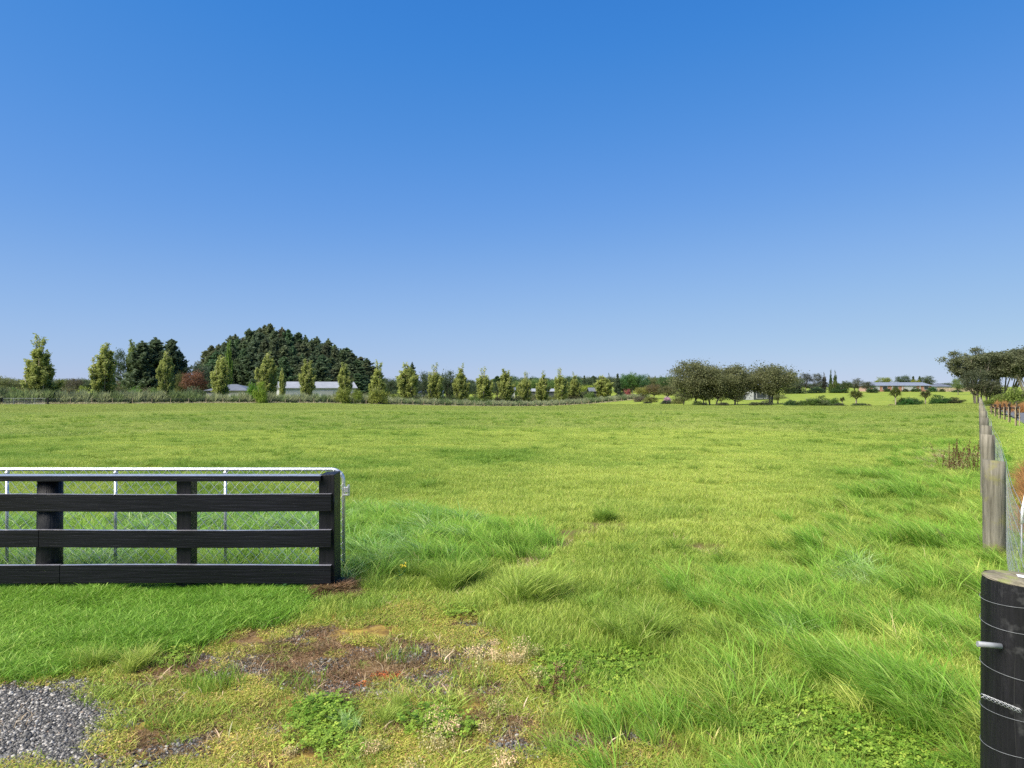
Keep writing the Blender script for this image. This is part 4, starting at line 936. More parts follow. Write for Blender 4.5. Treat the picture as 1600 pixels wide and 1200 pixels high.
# stock fence before the flax
hf = empty('hedge_fence', (-60, 124, -1.2)); tag(hf, 'low wire fence with thin posts along the foot of the flax hedge', 'fence'); bpy.context.view_layer.update()
t = .03; prev = None; wires = MB()
P = []
while t < 1.1:
    x = -75.6 + 105 * t; y = 108 + 99 * t - 1.0; P.append((x, y, Hs(x, y))); t += 3.0 / 144
pm = MB(); pm.tube([(0, 0, -.2), (0, 0, 1.0)], .05, 6); pmesh = pm.me('post', M_STAKE)
for p in P:
    o = bpy.data.objects.new('post', pmesh); COL.objects.link(o); o.parent = hf; o.matrix_parent_inverse = hf.matrix_world.inverted(); o.location = p
for z in (.25, .5, .72, .92): wires.tube([(p[0], p[1], p[2] + z) for p in P], .006, 4, False)
local(wires.build('wires', M_WIRE, hf), hf)
# pale dry grass at the foot of hedge fence
x = []; y = []
for _ in range(900):
    t = random.uniform(-.05, 1.1); x.append(-75.6 + 105 * t + random.gauss(0, .35)); y.append(107 + 99 * t + random.gauss(0, .4))
x = np.array(x); y = np.array(y)
G_PALE = leafy('pale_stalks', [(0, (.26, .27, .12)), (1, (.55, .52, .34))])
dry_b = clump_coll('hedge_dry', G_PALE, [blades(60, .35, .45, .02, .4, .5) for _ in range(3)])
scatter('hedge_foot_grass', dry_b, x, y, rng.uniform(0, 6.28, len(x)), rng.uniform(.35, .95, len(x)), rng.uniform(.5, 1, len(x)), label='pale dry grass along the foot of the hedge fence', cat='dry grass', mat=G_DRY)
# far gate and black gateway rails at the left edge
fg = empty('far_gate', (-72, 108.6, Hs(-72, 108.6))); tag(fg, 'distant galvanised wire gate pair before the flax at the far left', 'gate'); bpy.context.view_layer.update()
gy = 107.5; g0 = Hs(-74, gy)
a, b = (5 - 800) / F * gy, (71 - 800) / F * gy; m_ = (a + b) / 2
mb = MB(); 
for (q0, q1) in ((a, m_ - .06), (m_ + .06, b)):
    mb.tube([(q0, gy, g0 + .12), (q0, gy, g0 + .98), (q1, gy, g0 + .98), (q1, gy, g0 + .12), (q0, gy, g0 + .12)], .028, 6)
    for z in (.3, .5, .7): mb.tube([(q0, gy, g0 + z), (q1, gy, g0 + z)], .012, 4)
local(mb.build('frame', M_GREYP, fg), fg)
for q in (a + 1.6, m_ + 1.6):
    mb = MB(); mb.tube([(q, gy, g0 + .12), (q, gy, g0 + .98)], .028, 6); local(mb.build('strut', M_GREYP, fg), fg)
dg = empty('dark_rail_fence', (a - 1, gy, g0)); tag(dg, 'short stretch of black rail fence at the far left edge beside the distant gate', 'fence'); bpy.context.view_layer.update()
for z in (.3, .6, .9):
    mb = MB(); mb.box((a - 2.2, gy, g0 + z), (4, .06, .17)); local(mb.build('rail', M_BLACK, dg), dg)
for q in (a - .25, a - 2.2, a - 4.2):
    mb = MB(); mb.box((q, gy + .14, g0 + .45), (.2, .2, 1.15)); local(mb.build('post', M_BLACKV, dg), dg)
mb = MB(); mb.box((b + .3, gy + .1, g0 + .5), (.22, .22, 1.2)); local(mb.build('post', M_BLACKV, fg), fg)

# shrubs and trees left to middle, behind the hedge
L_ = [
 ('bush', 'dark_bush', 5, 600, 26, 113, C_DK, 'dark green rounded bush at the far left edge beside the black rails', 'bush'),
 ('round', 'far_tree', -8, 588, 60, 190, C_OLIVE, 'olive tree cut by the left edge of the picture', 'tree'),
 ('round', 'far_tree', 22, 590, 46, 200, C_OLIVE, 'low olive tree just left of the tallest poplar', 'tree'),
 ('bush', 'shrub', 35, 598, 55, 135, (.20, .20, .05), 'yellowish shrub behind the flax at the far left', 'bush'),
 ('bush', 'shrub', 78, 600, 42, 133, (.20, .24, .04), 'yellow-green shrub right of the first poplar base', 'bush'),
 ('round', 'far_tree', 100, 591, 40, 200, C_OLIVE, 'hazy olive tree between the first two poplars', 'tree'),
 ('open', 'far_tree', 118, 588, 26, 190, (.11, .10, .07), 'thin brownish tree between the first two poplars', 'tree'),
 ('round', 'far_tree', 134, 591, 30, 210, C_DK, 'small dark tree left of the second poplar', 'tree'),
 ('bush', 'shrub', 130, 602, 26, 136, (.22, .28, .04), 'bright yellow-green shrub left of the second poplar base', 'bush'),
 ('bush', 'shrub', 107, 600, 34, 140, (.10, .11, .06), 'dull brown-green shrub behind the flax, third from the left edge', 'bush'),
 ('open', 'tree', 185, 541, 26, 150, (.08, .12, .07), 'slim blue-green tree touching the right side of the second poplar', 'tree'),
 ('poplar', 'willow', 207, 532, 28, 152, (.22, .28, .08), 'pale green willow just left of the broad dark pines', 'tree'),
 ('pine', 'dark_pine', 222, 534, 66, 148, C_PINE, 'broad dark pine, left one of the pair near the left', 'tree'),
 ('pine', 'dark_pine', 243, 529, 76, 152, C_PINE, 'broad dark pine, middle and tallest of the clump at left', 'tree'),
 ('pine', 'dark_pine', 268, 531, 58, 156, C_PINE, 'dark pine rising behind the third poplar', 'tree'),
 ('pine', 'dark_pine', 280, 548, 42, 158, C_PINE, 'lower dark pine at the right end of the left clump', 'tree'),
 ('mac', 'dark_tree', 236, 541, 66, 160, C_PINE, 'dense dark tree filling the middle of the left pine clump', 'tree'),
 ('mac', 'dark_tree', 268, 550, 44, 162, C_PINE, 'dense dark tree behind the third poplar in the left clump', 'tree'),
 ('bush', 'shrub', 187, 594, 34, 134, (.09, .12, .03), 'dark olive shrub between the second poplar and the round green bush', 'bush'),
 ('bush', 'shrub', 213, 597, 32, 133, (.12, .24, .03), 'round fresh green bush beneath the left pines', 'bush'),
 ('bush', 'shrub', 262, 600, 44, 136, (.13, .16, .04), 'olive shrub at the base of the third poplar', 'bush'),
 ('round', 'red_tree', 302, 578, 36, 142, C_RED, 'reddish brown small tree right of the third poplar', 'tree'),
 ('round', 'shrub', 284, 581, 20, 144, (.11, .13, .04), 'olive tree left of the reddish brown one', 'tree'),
 ('open', 'tree', 312, 563, 46, 165, (.07, .10, .06), 'grey-green spreading tree above the reddish tree', 'tree'),
 ('bush', 'shrub', 397, 589, 30, 136, (.13, .27, .03), 'bright green shrub left of the white shed', 'bush'),
 ('bush', 'shrub', 408, 594, 22, 133, (.22, .32, .04), 'lime green shrub at the foot of the fifth poplar', 'bush'),
 ('bush', 'shrub', 535, 598, 27, 146, (.22, .26, .05), 'yellowish green shrub covering the right end of the white shed', 'bush'),
 ('bush', 'shrub', 558, 602, 20, 150, (.20, .26, .05), 'small yellowish shrub between the seventh and eighth poplars', 'bush'),
 ('bush', 'shrub', 590, 598, 34, 152, (.22, .25, .05), 'wide yellowish shrub under the eighth poplar', 'bush'),
 ('round', 'far_tree', 607, 590, 30, 210, C_DK, 'dark tree low at the right foot of the pine plantation', 'tree'),
 ('bush', 'shrub', 616, 612, 26, 162, (.20, .25, .05), 'low yellowish shrub left of the ninth poplar', 'bush'),
 ('pine', 'dark_pine', 644, 567, 22, 185, C_PINE, 'narrow pine rising just behind the ninth poplar', 'tree'),
 ('round', 'dark_tree', 662, 580, 22, 185, C_DK, 'dark round tree between the ninth and tenth poplars', 'tree'),
 ('round', 'dark_tree', 700, 579, 36, 190, C_DK, 'dark round tree between the tenth and eleventh poplars', 'tree'),
 ('round', 'dark_tree', 726, 589, 26, 195, C_DK, 'dark round tree behind the eleventh poplar', 'tree'),
 ('round', 'far_tree', 742, 598, 20, 240, C_DK, 'small dark tree between the eleventh and twelfth poplars', 'tree'),
 ('bush', 'shrub', 706, 612, 24, 178, (.12, .16, .05), 'olive shrub beneath the dark trees left of centre', 'bush'),
 ('round', 'far_tree', 777, 596, 20, 250, C_DK, 'small dark tree between the twelfth and thirteenth poplars', 'tree'),
 ('round', 'far_tree', 806, 596, 24, 255, C_GREEN, 'green tree between the thirteenth and fourteenth poplars', 'tree'),
 ('round', 'far_tree', 835, 592, 26, 260, C_GREEN, 'green tree between the fourteenth and fifteenth poplars', 'tree'),
 ('round', 'far_tree', 862, 594, 22, 262, C_GREEN, 'green tree between the fifteenth and sixteenth poplars', 'tree'),
 ('pine', 'far_pine', 886, 590, 8, 260, C_PINE, 'tiny dark conifer between the sixteenth and seventeenth poplars', 'tree'),
 ('pine', 'far_pine', 913, 587, 10, 262, C_PINE, 'tiny dark conifer right of the seventeenth poplar', 'tree'),
 ('pine', 'far_pine', 928, 591, 10, 265, C_PINE, 'tiny dark conifer above the grey gabled cottage', 'tree'),
 ('round', 'far_tree', 918, 601, 26, 235, C_YG, 'lime tree in front of the grey gabled cottage', 'tree'),
 ('poplar', 'green_tree', 952, 583, 10, 262, C_PINE, 'dark conifer directly behind the last poplar', 'tree'),
 ('pine', 'far_pine', 965, 584, 12, 265, C_PINE, 'dark pointed conifer left of the tall green trees', 'tree'),
 ('round', 'green_tree', 975, 584, 22, 268, (.08, .17, .05), 'tall fresh green tree, left of three near the centre', 'tree'),
 ('round', 'green_tree', 988, 582, 22, 268, (.10, .19, .05), 'tall fresh green tree, middle of three near the centre', 'tree'),
 ('round', 'green_tree', 1004, 584, 22, 268, (.07, .15, .06), 'tall fresh green tree, right of three near the centre', 'tree'),
 ('bush', 'pink_tree', 981, 605, 13, 235, (.36, .10, .10), 'small pinkish red tree near the centre of the skyline', 'tree'),
 ('bush', 'dark_hedge', 969, 608, 20, 228, (.05, .08, .04), 'clipped dark hedge left of the pinkish tree', 'hedge'),
 ('round', 'shrub', 1004, 604, 26, 215, (.24, .24, .06), 'yellowish tree right of the pinkish tree', 'tree'),
 ('round', 'shrub', 1022, 600, 30, 212, (.16, .13, .06), 'brownish tree left of the big dark spreading trees', 'tree'),
 ('round', 'shrub', 1043, 602, 34, 200, (.12, .12, .05), 'olive brown tree touching the left of the dark spreading trees', 'tree'),
 ('bush', 'shrub', 1000, 618, 24, 190, (.16, .14, .09), 'brownish low shrub left of the pink blossom shrub', 'bush'),
 ('bush', 'shrub', 1018, 616, 24, 176, (.20, .22, .06), 'yellow-olive shrub just left of the pink blossom shrub', 'bush'),
 ('bush', 'blossom_shrub', 1043, 616, 13, 160, (.55, .34, .46), 'small shrub covered in pink blossom', 'bush'),
 ('bush', 'shrub', 1041, 623, 20, 152, (.06, .08, .05), 'dark low bush under the pink blossom', 'bush'),
 ('bush', 'shrub', 1060, 620, 22, 150, (.18, .19, .06), 'olive bush right of the pink blossom', 'bush'),
 ('bush', 'shrub', 1012, 627, 16, 166, (.06, .07, .04), 'very low dark bush on the far edge of the field', 'bush'),
]
for it in L_: plant(*it)
for k in range(130):
    t = k / 130 * 1.30 - .23 + random.uniform(-.006, .006); q = random.uniform(6, 26); x = -77 + 105 * t - q * .4; y = 112 + 99 * t + q
    pq = 800 + F * x / y
    if 424 < pq < 532 or 318 < pq < 390: continue
    cc = random.choice([C_OLIVE, C_GREEN, (.17, .20, .05), C_DK, (.13, .13, .06)])
    plant('bush', 'shrub', 0, 0, random.uniform(3.0, 5.2) * F / y, y, cc, 'low olive or green shrub filling the gaps behind the flax hedge', 'bush', 'filler shrubs behind the flax hedge', x=x, hgt=random.uniform(2.2, 3.6) * (1.15 if t < .4 else 1.15))
px = 0
while px < 1060:
    plant(random.choice(['round', 'round', 'pine', 'open']), 'distant_tree', px, random.uniform(586, 595) if px > 770 else random.uniform(591, 600), random.uniform(18, 34), random.uniform(300, 360), random.choice([C_DK, C_OLIVE, (.08, .14, .05)]), 'low distant tree in the skyline belt behind the poplar row', 'tree', 'distant belt behind the poplar row'); px += random.uniform(5, 8)
for k, (px, tp, wp) in enumerate(((1068, 612, 34), (1100, 607, 30), (1126, 612, 26), (1152, 618, 22), (1216, 614, 26))):
    plant('open', 'understorey_tree', px, tp, wp, 136 + k, C_MAC, ['ragged small tree under the left end of the dark spreading trees', 'ragged small tree between the trunks of the first and second spreading trees', 'ragged small tree below the second and third spreading trees', 'very low ragged tree beside the white end of the modern house', 'ragged small tree under the right end of the dark spreading trees'][k], 'tree', 'small trees beneath the spreading trees')
# distant tall thin trees on the skyline left of the dark trees
for k, px in enumerate((1014, 1023, 1032, 1041, 1050)):
    plant('poplar', 'distant_tree', px, 586 + (k % 2), 10, 330, (.17, .24, .09), 'pale thin tree on the skyline left of the dark spreading trees', 'tree', 'pale skyline trees left of the dark spreading trees', var=k)
for k, px in enumerate((786, 829, 845, 868, 904, 936, 942, 970, 996)):
    plant('pine', 'distant_conifer', px, 588 + (k * 7) % 5, 8, 320, C_PINE, 'tiny dark conifer top on the skyline behind the poplars', 'tree', 'distant conifers behind the poplar row', var=k)
for k, px in enumerate((8, 50, 88, 112, 140)):
    plant('round', 'distant_tree', px, 594 + k % 3, 34, 300, C_DK, 'low dark distant tree on the skyline behind the first poplars', 'tree', 'distant trees at far left', var=k)
# pine plantation
prof = lambda px: np.interp(px, [318, 326, 345, 375, 392, 405, 432, 455, 480, 505, 530, 548, 565, 580, 590], [560, 545, 530, 523, 513, 508, 511, 519, 526, 531, 538, 545, 556, 570, 585])
for row, (d, drop, step) in enumerate(((245, 0, 9.5), (226, 9, 12), (210, 22, 15), (197, 36, 19))):
    px = 322 + row * 5
    while px < 584 - row * 3:
        plant('pine', 'plantation_pine', px, min(float(prof(px)) + drop + random.uniform(-4, 9), 592), random.uniform(36, 54), d + random.uniform(-7, 7), (C_PINE[0] * random.uniform(.85, 1.25), C_PINE[1] * random.uniform(.9, 1.15), C_PINE[2]), 'tall dark pine crowded among others in the big plantation left of centre', 'tree', 'pines of the dark plantation')
        px += step * random.uniform(.8, 1.2)
plant('poplar', 'green_tree', 358, 533, 14, 168, (.18, .28, .05), 'light green slim tree against the left side of the pine plantation', 'tree', var=0)
# dark spreading trees right of centre and what lies beneath
for px, tp, wp, lb, v in ((1084, 565, 68, 'left end', 0), (1113, 571, 60, 'second', 1), (1148, 572, 66, 'third', 0), (1203, 570, 74, 'right end', 2)):
    plant('mac', 'spreading_tree', px, tp, wp, 132, C_MAC, 'large dark olive spreading tree with bare forked trunk, %s of the four' % lb, 'tree', 'dark spreading trees right of centre', var=v)
RL = [
 ('bush', 'shrub', 1090, 624, 16, 128, (.10, .15, .04), 'green bush under the left end spreading tree', 'bush'),
 ('bush', 'shrub', 1100, 627, 12, 128, (.07, .09, .05), 'dark bush between the left two spreading trees', 'bush'),
 ('bush', 'shrub', 1130, 627, 20, 128, (.09, .10, .06), 'low grey-green bush beneath the second spreading tree', 'bush'),
 ('bush', 'shrub', 1178, 627, 18, 126, (.10, .12, .06), 'low dull bush left of the right end spreading tree', 'bush'),
 ('bush', 'shrub', 1196, 625, 26, 126, (.09, .11, .06), 'low dull bush beneath the right end spreading tree', 'bush'),
 ('bush', 'shrub', 1237, 622, 24, 108, (.05, .10, .03), 'compact dark green bush, leftmost on the open field edge', 'bush'),
 ('bush', 'shrub', 1268, 618, 36, 107, (.09, .15, .03), 'wide green bush, second along the open field edge', 'bush'),
 ('bush', 'shrub', 1286, 622, 26, 106, (.10, .14, .05), 'green brown bush right of the wide green one', 'bush'),
 ('bush', 'shrub', 1302, 619, 20, 107, (.09, .16, .03), 'rounded fresh green bush left of the little cabbage tree', 'bush'),
 ('cabbage', 'cabbage_tree', 1316, 621, 9, 106, (.11, .13, .04), 'small cabbage tree between two bushes on the field edge', 'tree'),
 ('cabbage', 'cabbage_tree', 1338, 611, 25, 105, (.13, .15, .04), 'flat topped cabbage tree alone before the green paddock', 'tree'),
 ('bush', 'shrub', 1342, 628, 26, 104, (.09, .13, .05), 'low bush at the foot of the flat topped cabbage tree', 'bush'),
 ('bush', 'shrub', 1356, 631, 14, 104, (.12, .10, .06), 'very low brownish bush right of the flat topped cabbage tree', 'bush'),
 ('cabbage', 'cabbage_tree', 1399, 606, 20, 104, (.13, .16, .04), 'cabbage tree with leaning pale trunks left of the dark bushes', 'tree'),
 ('bush', 'shrub', 1393, 631, 12, 103, (.30, .28, .14), 'pale dry bush at the foot of the leaning cabbage tree', 'bush'),
 ('bush', 'shrub', 1414, 619, 28, 104, (.05, .14, .03), 'deep green bush right of the leaning cabbage tree', 'bush'),
 ('bush', 'shrub', 1432, 622, 22, 104, (.05, .11, .03), 'dark green bush left of the round headed cabbage tree', 'bush'),
 ('cabbage', 'cabbage_tree', 1446, 611, 20, 105, (.12, .13, .05), 'round headed cabbage tree among the dark bushes', 'tree'),
 ('bush', 'shrub', 1466, 616, 30, 104, (.05, .12, .03), 'largest dark green bush right of the round headed cabbage tree', 'bush'),
 ('bush', 'shrub', 1492, 620, 26, 104, (.08, .09, .04), 'brownish green bush at the right end of the dark bushes', 'bush'),
 ('bush', 'shrub', 1505, 631, 16, 102, (.10, .08, .05), 'low brown scrub at the right end of the bush line', 'bush'),
 ('bush', 'shrub', 1252, 624, 20, 108, (.09, .13, .05), 'low olive bush between the compact dark bush and the wide green one', 'bush'),
 ('bush', 'shrub', 1284, 617, 26, 109, (.11, .16, .04), 'taller olive green bush behind the right side of the wide green one', 'bush'),
 ('bush', 'shrub', 1312, 628, 22, 105, (.08, .10, .05), 'low dull bush at the foot of the little cabbage tree', 'bush'),
 ('bush', 'shrub', 1480, 620, 24, 106, (.06, .11, .03), 'mid green bush filling the gap near the right end of the bush line', 'bush'),
 ('bush', 'shrub', 1425, 617, 22, 107, (.08, .15, .04), 'lighter green bush tucked behind the deep green one', 'bush'),
 # skyline between the dark trees and the brick house
 ('round', 'skyline_tree', 1233, 579, 28, 245, C_DK, 'dark crown peeping above the right end spreading tree', 'tree'),
 ('open', 'skyline_tree', 1246, 588, 24, 240, (.10, .13, .07), 'light green open tree right of the spreading trees', 'tree'),
 ('open', 'skyline_tree', 1259, 580, 20, 250, (.09, .10, .08), 'umbrella shaped tree with sky showing through on the skyline', 'tree'),
 ('open', 'skyline_tree', 1276, 582, 20, 250, (.11, .12, .09), 'greyish open tree left of the two columnar trees', 'tree'),
 ('poplar', 'skyline_tree', 1288, 582, 9, 250, (.10, .10, .08), 'thin bare looking tree left of the two columnar trees', 'tree'),
 ('poplar', 'columnar_tree', 1298, 577, 7, 245, (.08, .13, .05), 'dark columnar tree, left of the skyline pair', 'tree'),
 ('poplar', 'columnar_tree', 1305, 579, 8, 245, (.09, .13, .04), 'dark columnar tree, right of the skyline pair', 'tree'),
 ('bush', 'skyline_tree', 1305, 590, 20, 242, (.10, .14, .03), 'broad green tree at the foot of the columnar pair', 'tree'),
 ('round', 'skyline_tree', 1322, 595, 18, 240, (.08, .11, .04), 'rounded dark tree right of the columnar pair', 'tree'),
 ('bush', 'skyline_shrub', 1240, 601, 36, 242, (.06, .09, .04), 'dark shrubs under the umbrella shaped tree', 'bush'),
 ('bush', 'skyline_shrub', 1274, 601, 30, 242, (.05, .09, .04), 'dark shrub below the greyish open tree', 'bush'),
 ('bush', 'skyline_shrub', 1312, 602, 26, 240, (.05, .10, .03), 'dark shrub below the columnar pair', 'bush'),
 ('open', 'skyline_tree', 1341, 591, 22, 250, (.12, .13, .09), 'small bare-topped tree left of the brick house', 'tree'),
 ('round', 'skyline_tree', 1356, 596, 20, 255, (.09, .10, .06), 'low brownish tree touching the left end of the brick house', 'tree'),
 ('bush', 'skyline_shrub', 1363, 602, 20, 240, (.06, .10, .04), 'dark shrub before the left end of the brick house', 'bush'),
 ('round', 'skyline_tree', 1381, 589, 26, 300, (.20, .24, .05), 'yellow-green tree behind the left of the brick house roof', 'tree'),
 ('round', 'skyline_tree', 1411, 586, 24, 300, (.08, .12, .06), 'round blue-green tree behind the middle of the brick house roof', 'tree'),
 ('pine', 'skyline_tree', 1427, 588, 10, 305, C_PINE, 'small pointed conifer behind the brick house roof, left one', 'tree'),
 ('pine', 'skyline_tree', 1437, 588, 10, 305, C_PINE, 'small pointed conifer behind the brick house roof, right one', 'tree'),
 ('round', 'skyline_tree', 1429, 593, 18, 292, (.22, .24, .04), 'low yellow tree just above the brick house roof', 'tree'),
 ('round', 'skyline_tree', 1449, 587, 22, 300, (.08, .11, .05), 'dark round tree behind the right end of the brick house', 'tree'),
 ('bush', 'garden_shrub', 1387, 605, 12, 262, (.05, .09, .03), 'dark garden bush against the left of the brick wall', 'bush'),
 ('bush', 'garden_shrub', 1415, 606, 12, 262, (.07, .10, .04), 'garden bush before the middle of the brick house', 'bush'),
 ('bush', 'garden_shrub', 1431, 604, 16, 260, (.06, .11, .03), 'larger green garden bush before the brick house', 'bush'),
 ('bush', 'garden_shrub', 1456, 602, 18, 258, (.05, .12, .03), 'round green bush at the right end of the brick house', 'bush'),
 ('bush', 'garden_shrub', 1472, 606, 10, 258, (.08, .10, .04), 'small dull bush right of the brick house', 'bush'),
 ('bush', 'garden_shrub', 1496, 608, 18, 250, (.07, .12, .05), 'low bush before the second house', 'bush'),
 ('round', 'skyline_tree', 1497, 590, 20, 200, (.16, .22, .07), 'light green tree left of the tall gum trees', 'tree'),
 # trees at the right edge
 ('gum', 'gum_tree', 1535, 546, 58, 98, C_GUM, 'tall airy gum tree, leftmost of the group at the right edge', 'tree'),
 ('gum', 'gum_tree', 1572, 540, 62, 100, C_GUM, 'tall airy gum tree with pale branching stems, middle of the right group', 'tree'),
 ('gum', 'gum_tree', 1614, 540, 62, 97, C_GUM, 'tall airy gum tree cut by the right edge of the picture', 'tree'),
 ('open', 'gum_tree', 1540, 590, 40, 95, (.10, .11, .06), 'drooping lower gum tree under the tall ones', 'tree'),
 ('round', 'gum_tree', 1524, 574, 40, 96, (.085, .10, .055), 'dense dark lower tree beneath the leftmost tall gum', 'tree'),
 ('round', 'gum_tree', 1548, 592, 44, 97, (.085, .095, .06), 'dense brownish tree low between the tall gums', 'tree'),
 ('bush', 'shrub', 1543, 622, 18, 84, (.16, .22, .04), 'yellow-green bush at the end of the wire fence', 'bush'),
 ('bush', 'shrub', 1560, 612, 26, 84, (.17, .22, .05), 'yellow-green shrub below the gums, left of two', 'bush'),
 ('bush', 'shrub', 1590, 598, 44, 83, (.18, .24, .05), 'large yellow-green shrub below the gums at the right edge', 'bush'),
 ('bush', 'shrub', 1545, 631, 14, 80, C_DK, 'dark low bush behind the end of the fence posts', 'bush'),
 ('bush', 'shrub', 1620, 600, 40, 82, C_GREEN, 'green shrub beyond the right edge of the lane', 'bush'),
]
for it in RL: plant(*it)
for k, px in enumerate((1232, 1250, 1268, 1285, 1318, 1335, 1366, 1480, 1515)):
    plant('round', 'distant_tree', px, 597 + k % 3, 26, 340, (.09, .12, .07), 'faint low tree on the skyline behind the green paddock', 'tree', 'faint skyline trees at right', var=k)

# ------------------------------------------------------------------ sheds and houses
def house(name, label, px0, px1, d, zeave, zridge, depth, wall, roof, base=None, hip=0.0, over=.4, rz=0, wins=(), gable=False, cat='house'):
    x0, x1 = (px0 - 800) / F * d, (px1 - 800) / F * d; w_ = x1 - x0; cx = (x0 + x1) / 2
    g = Hs(cx, d); o = empty(name, (cx, d + depth / 2, g), rz); tag(o, label, cat)
    ze, zr = zeave - g, zridge - g
    hw, hd = w_ / 2, depth / 2
    mb = MB(); mb.box((0, 0, (ze - .5) / 2), (w_ - 2 * over, depth - 2 * over, ze + .5))
    if hip == 0:
        a = hw - over; b = hd - over; zz = ze + (zr - ze) * .97 * (1 - over / hd)
        for s in (-1, 1): mb.add([(s * a, -b, ze), (s * a, b, ze), (s * a, 0, zr - .05), (s * (a - .1), -b, ze), (s * (a - .1), b, ze), (s * (a - .1), 0, zr - .05)], [(0, 1, 2), (3, 5, 4), (0, 2, 5, 3), (1, 4, 5, 2)])
    mb.build('wall', wall, o)
    mb = MB(); h = hip * hd; t_ = .14
    top = [(-hw, -hd, ze), (hw, -hd, ze), (hw, hd, ze), (-hw, hd, ze), (-hw + h, 0, zr), (hw - h, 0, zr)]
    vs = [(x, y, z + t_) for x, y, z in top] + [(x, y, z - .02) for x, y, z in top]
    mb.add(vs, [(0, 1, 5, 4), (2, 3, 4, 5), (3, 0, 4), (1, 2, 5), (6, 10, 11, 7), (8, 11, 10, 9), (9, 10, 6), (7, 11, 8), (0, 6, 7, 1), (1, 7, 8, 2), (2, 8, 9, 3), (3, 9, 6, 0)])
    mb.build('roof', roof, o)
    for (f, ww, zb, zt, kind) in wins:
        xw = -hw + w_ * f; mb = MB(); yb = -hd + over
        nm, mt = {'w': ('window', M_GLASS), 'd': ('door', M_TRIM), 'g': ('garage_door', M_TRIM), 'p': ('pillar', M_TRIM), 'v': ('window_bay', M_TRIM)}[kind]
        mb.box((xw, yb - .03, (zb + zt) / 2), (ww, .1, zt - zb)); pt = mb.build(nm, mt, o)
        if kind in 'wv':
            fb = MB()
            for (c, s) in (((xw, yb - .05, zb), (ww + .1, .1, .1)), ((xw, yb - .05, zt), (ww + .1, .1, .1)), ((xw - ww / 2, yb - .05, (zb + zt) / 2), (.1, .1, zt - zb - .1)), ((xw + ww / 2, yb - .05, (zb + zt) / 2), (.1, .1, zt - zb - .1))): fb.box(c, s)
            fb.build('frame', M_TRIM, pt)
    return o
house('white_shed', 'long white farm shed with a pale low-pitched roof before the pine plantation', 426, 546, 166, fz(607, 172), fz(597.5, 172), 9, M_SHEDW, M_SHEDR, rz=.42, over=.3, cat='shed', wins=((.12, .9, 0, 2.1, 'd'), (.6, 3, .1, 2.8, 'g')))
house('grey_house', 'low house with a grey hipped roof left of the bright shrub, mostly behind the hedge', 318, 388, 148, fz(611, 148), fz(601.5, 148), 9, M_TRIM, M_ROOFG, hip=.9)
house('far_house', 'distant house with a dark roof among the trees left of centre', 648, 692, 215, fz(615, 215), fz(611, 215), 8, M_TRIM, M_ROOFD, wins=((.3, 1.5, .9, 2, 'w'),))
house('far_house', 'tiny pale house glimpsed right of the thirteenth poplar', 797, 806, 240, fz(610, 240), fz(606, 240), 6, M_TRIM, M_ROOFG)
house('far_house', 'distant light roofed shed between the fourteenth and fifteenth poplars', 822, 868, 238, fz(612, 238), fz(608, 238), 7, M_DARK, M_SHEDR, cat='shed')
house('far_cottage', 'distant cottage with a grey gable roof right of the seventeenth poplar', 920, 935, 225, fz(612, 225), fz(606.5, 225), 6, M_DARK, M_ROOFG)
house('modern_house', 'low modern house with dark roof and white end wall beneath the right spreading tree', 1165, 1208, 178, fz(607, 178), fz(602, 178), 8, M_DARK, M_ROOFD, over=.3, wins=((.16, 2.0, 0, 2.4, 'd'), (.6, 2.6, .4, 2.2, 'w')))
house('brick_house', 'long red brick farmhouse with a light grey roof and white window bays beyond the paddock', 1360, 1458, 270, fz(603, 270), fz(598, 270), 10, M_BRICK, M_ROOFL, hip=.25,
      wins=((.10, 2.6, .7, 2.1, 'v'), (.24, 1.8, .7, 2.1, 'w'), (.36, .5, 0, 2.5, 'p'), (.42, 1.4, .1, 2.1, 'w'), (.52, .5, 0, 2.5, 'p'), (.64, 4.6, .3, 2.3, 'v'), (.80, .5, 0, 2.5, 'p'), (.90, 1.8, .8, 2.1, 'w')))
house('second_house', 'grey roofed house with a hipped roof right of the brick farmhouse', 1462, 1492, 280, fz(604.5, 280), fz(599.5, 280), 9, M_TRIM, M_ROOFG, hip=.9)
# pale garden fence in front of second house
gf = empty('paling_fence', (170, 268, Hs(170, 268))); tag(gf, 'pale grey garden fence in front of the second house at right', 'fence')
mb = MB()
for k in range(46): mb.box((-8 + k * .36, 0, .7), (.3, .04, 1.5 + .04 * (k % 3)))
mb.build('palings', M_STAKE, gf)
mb = MB(); mb.box((0, .06, 1.1), (16.4, .05, .1)); mb.box((0, .06, .4), (16.4, .05, .1)); mb.build('rail', M_STAKE, gf)

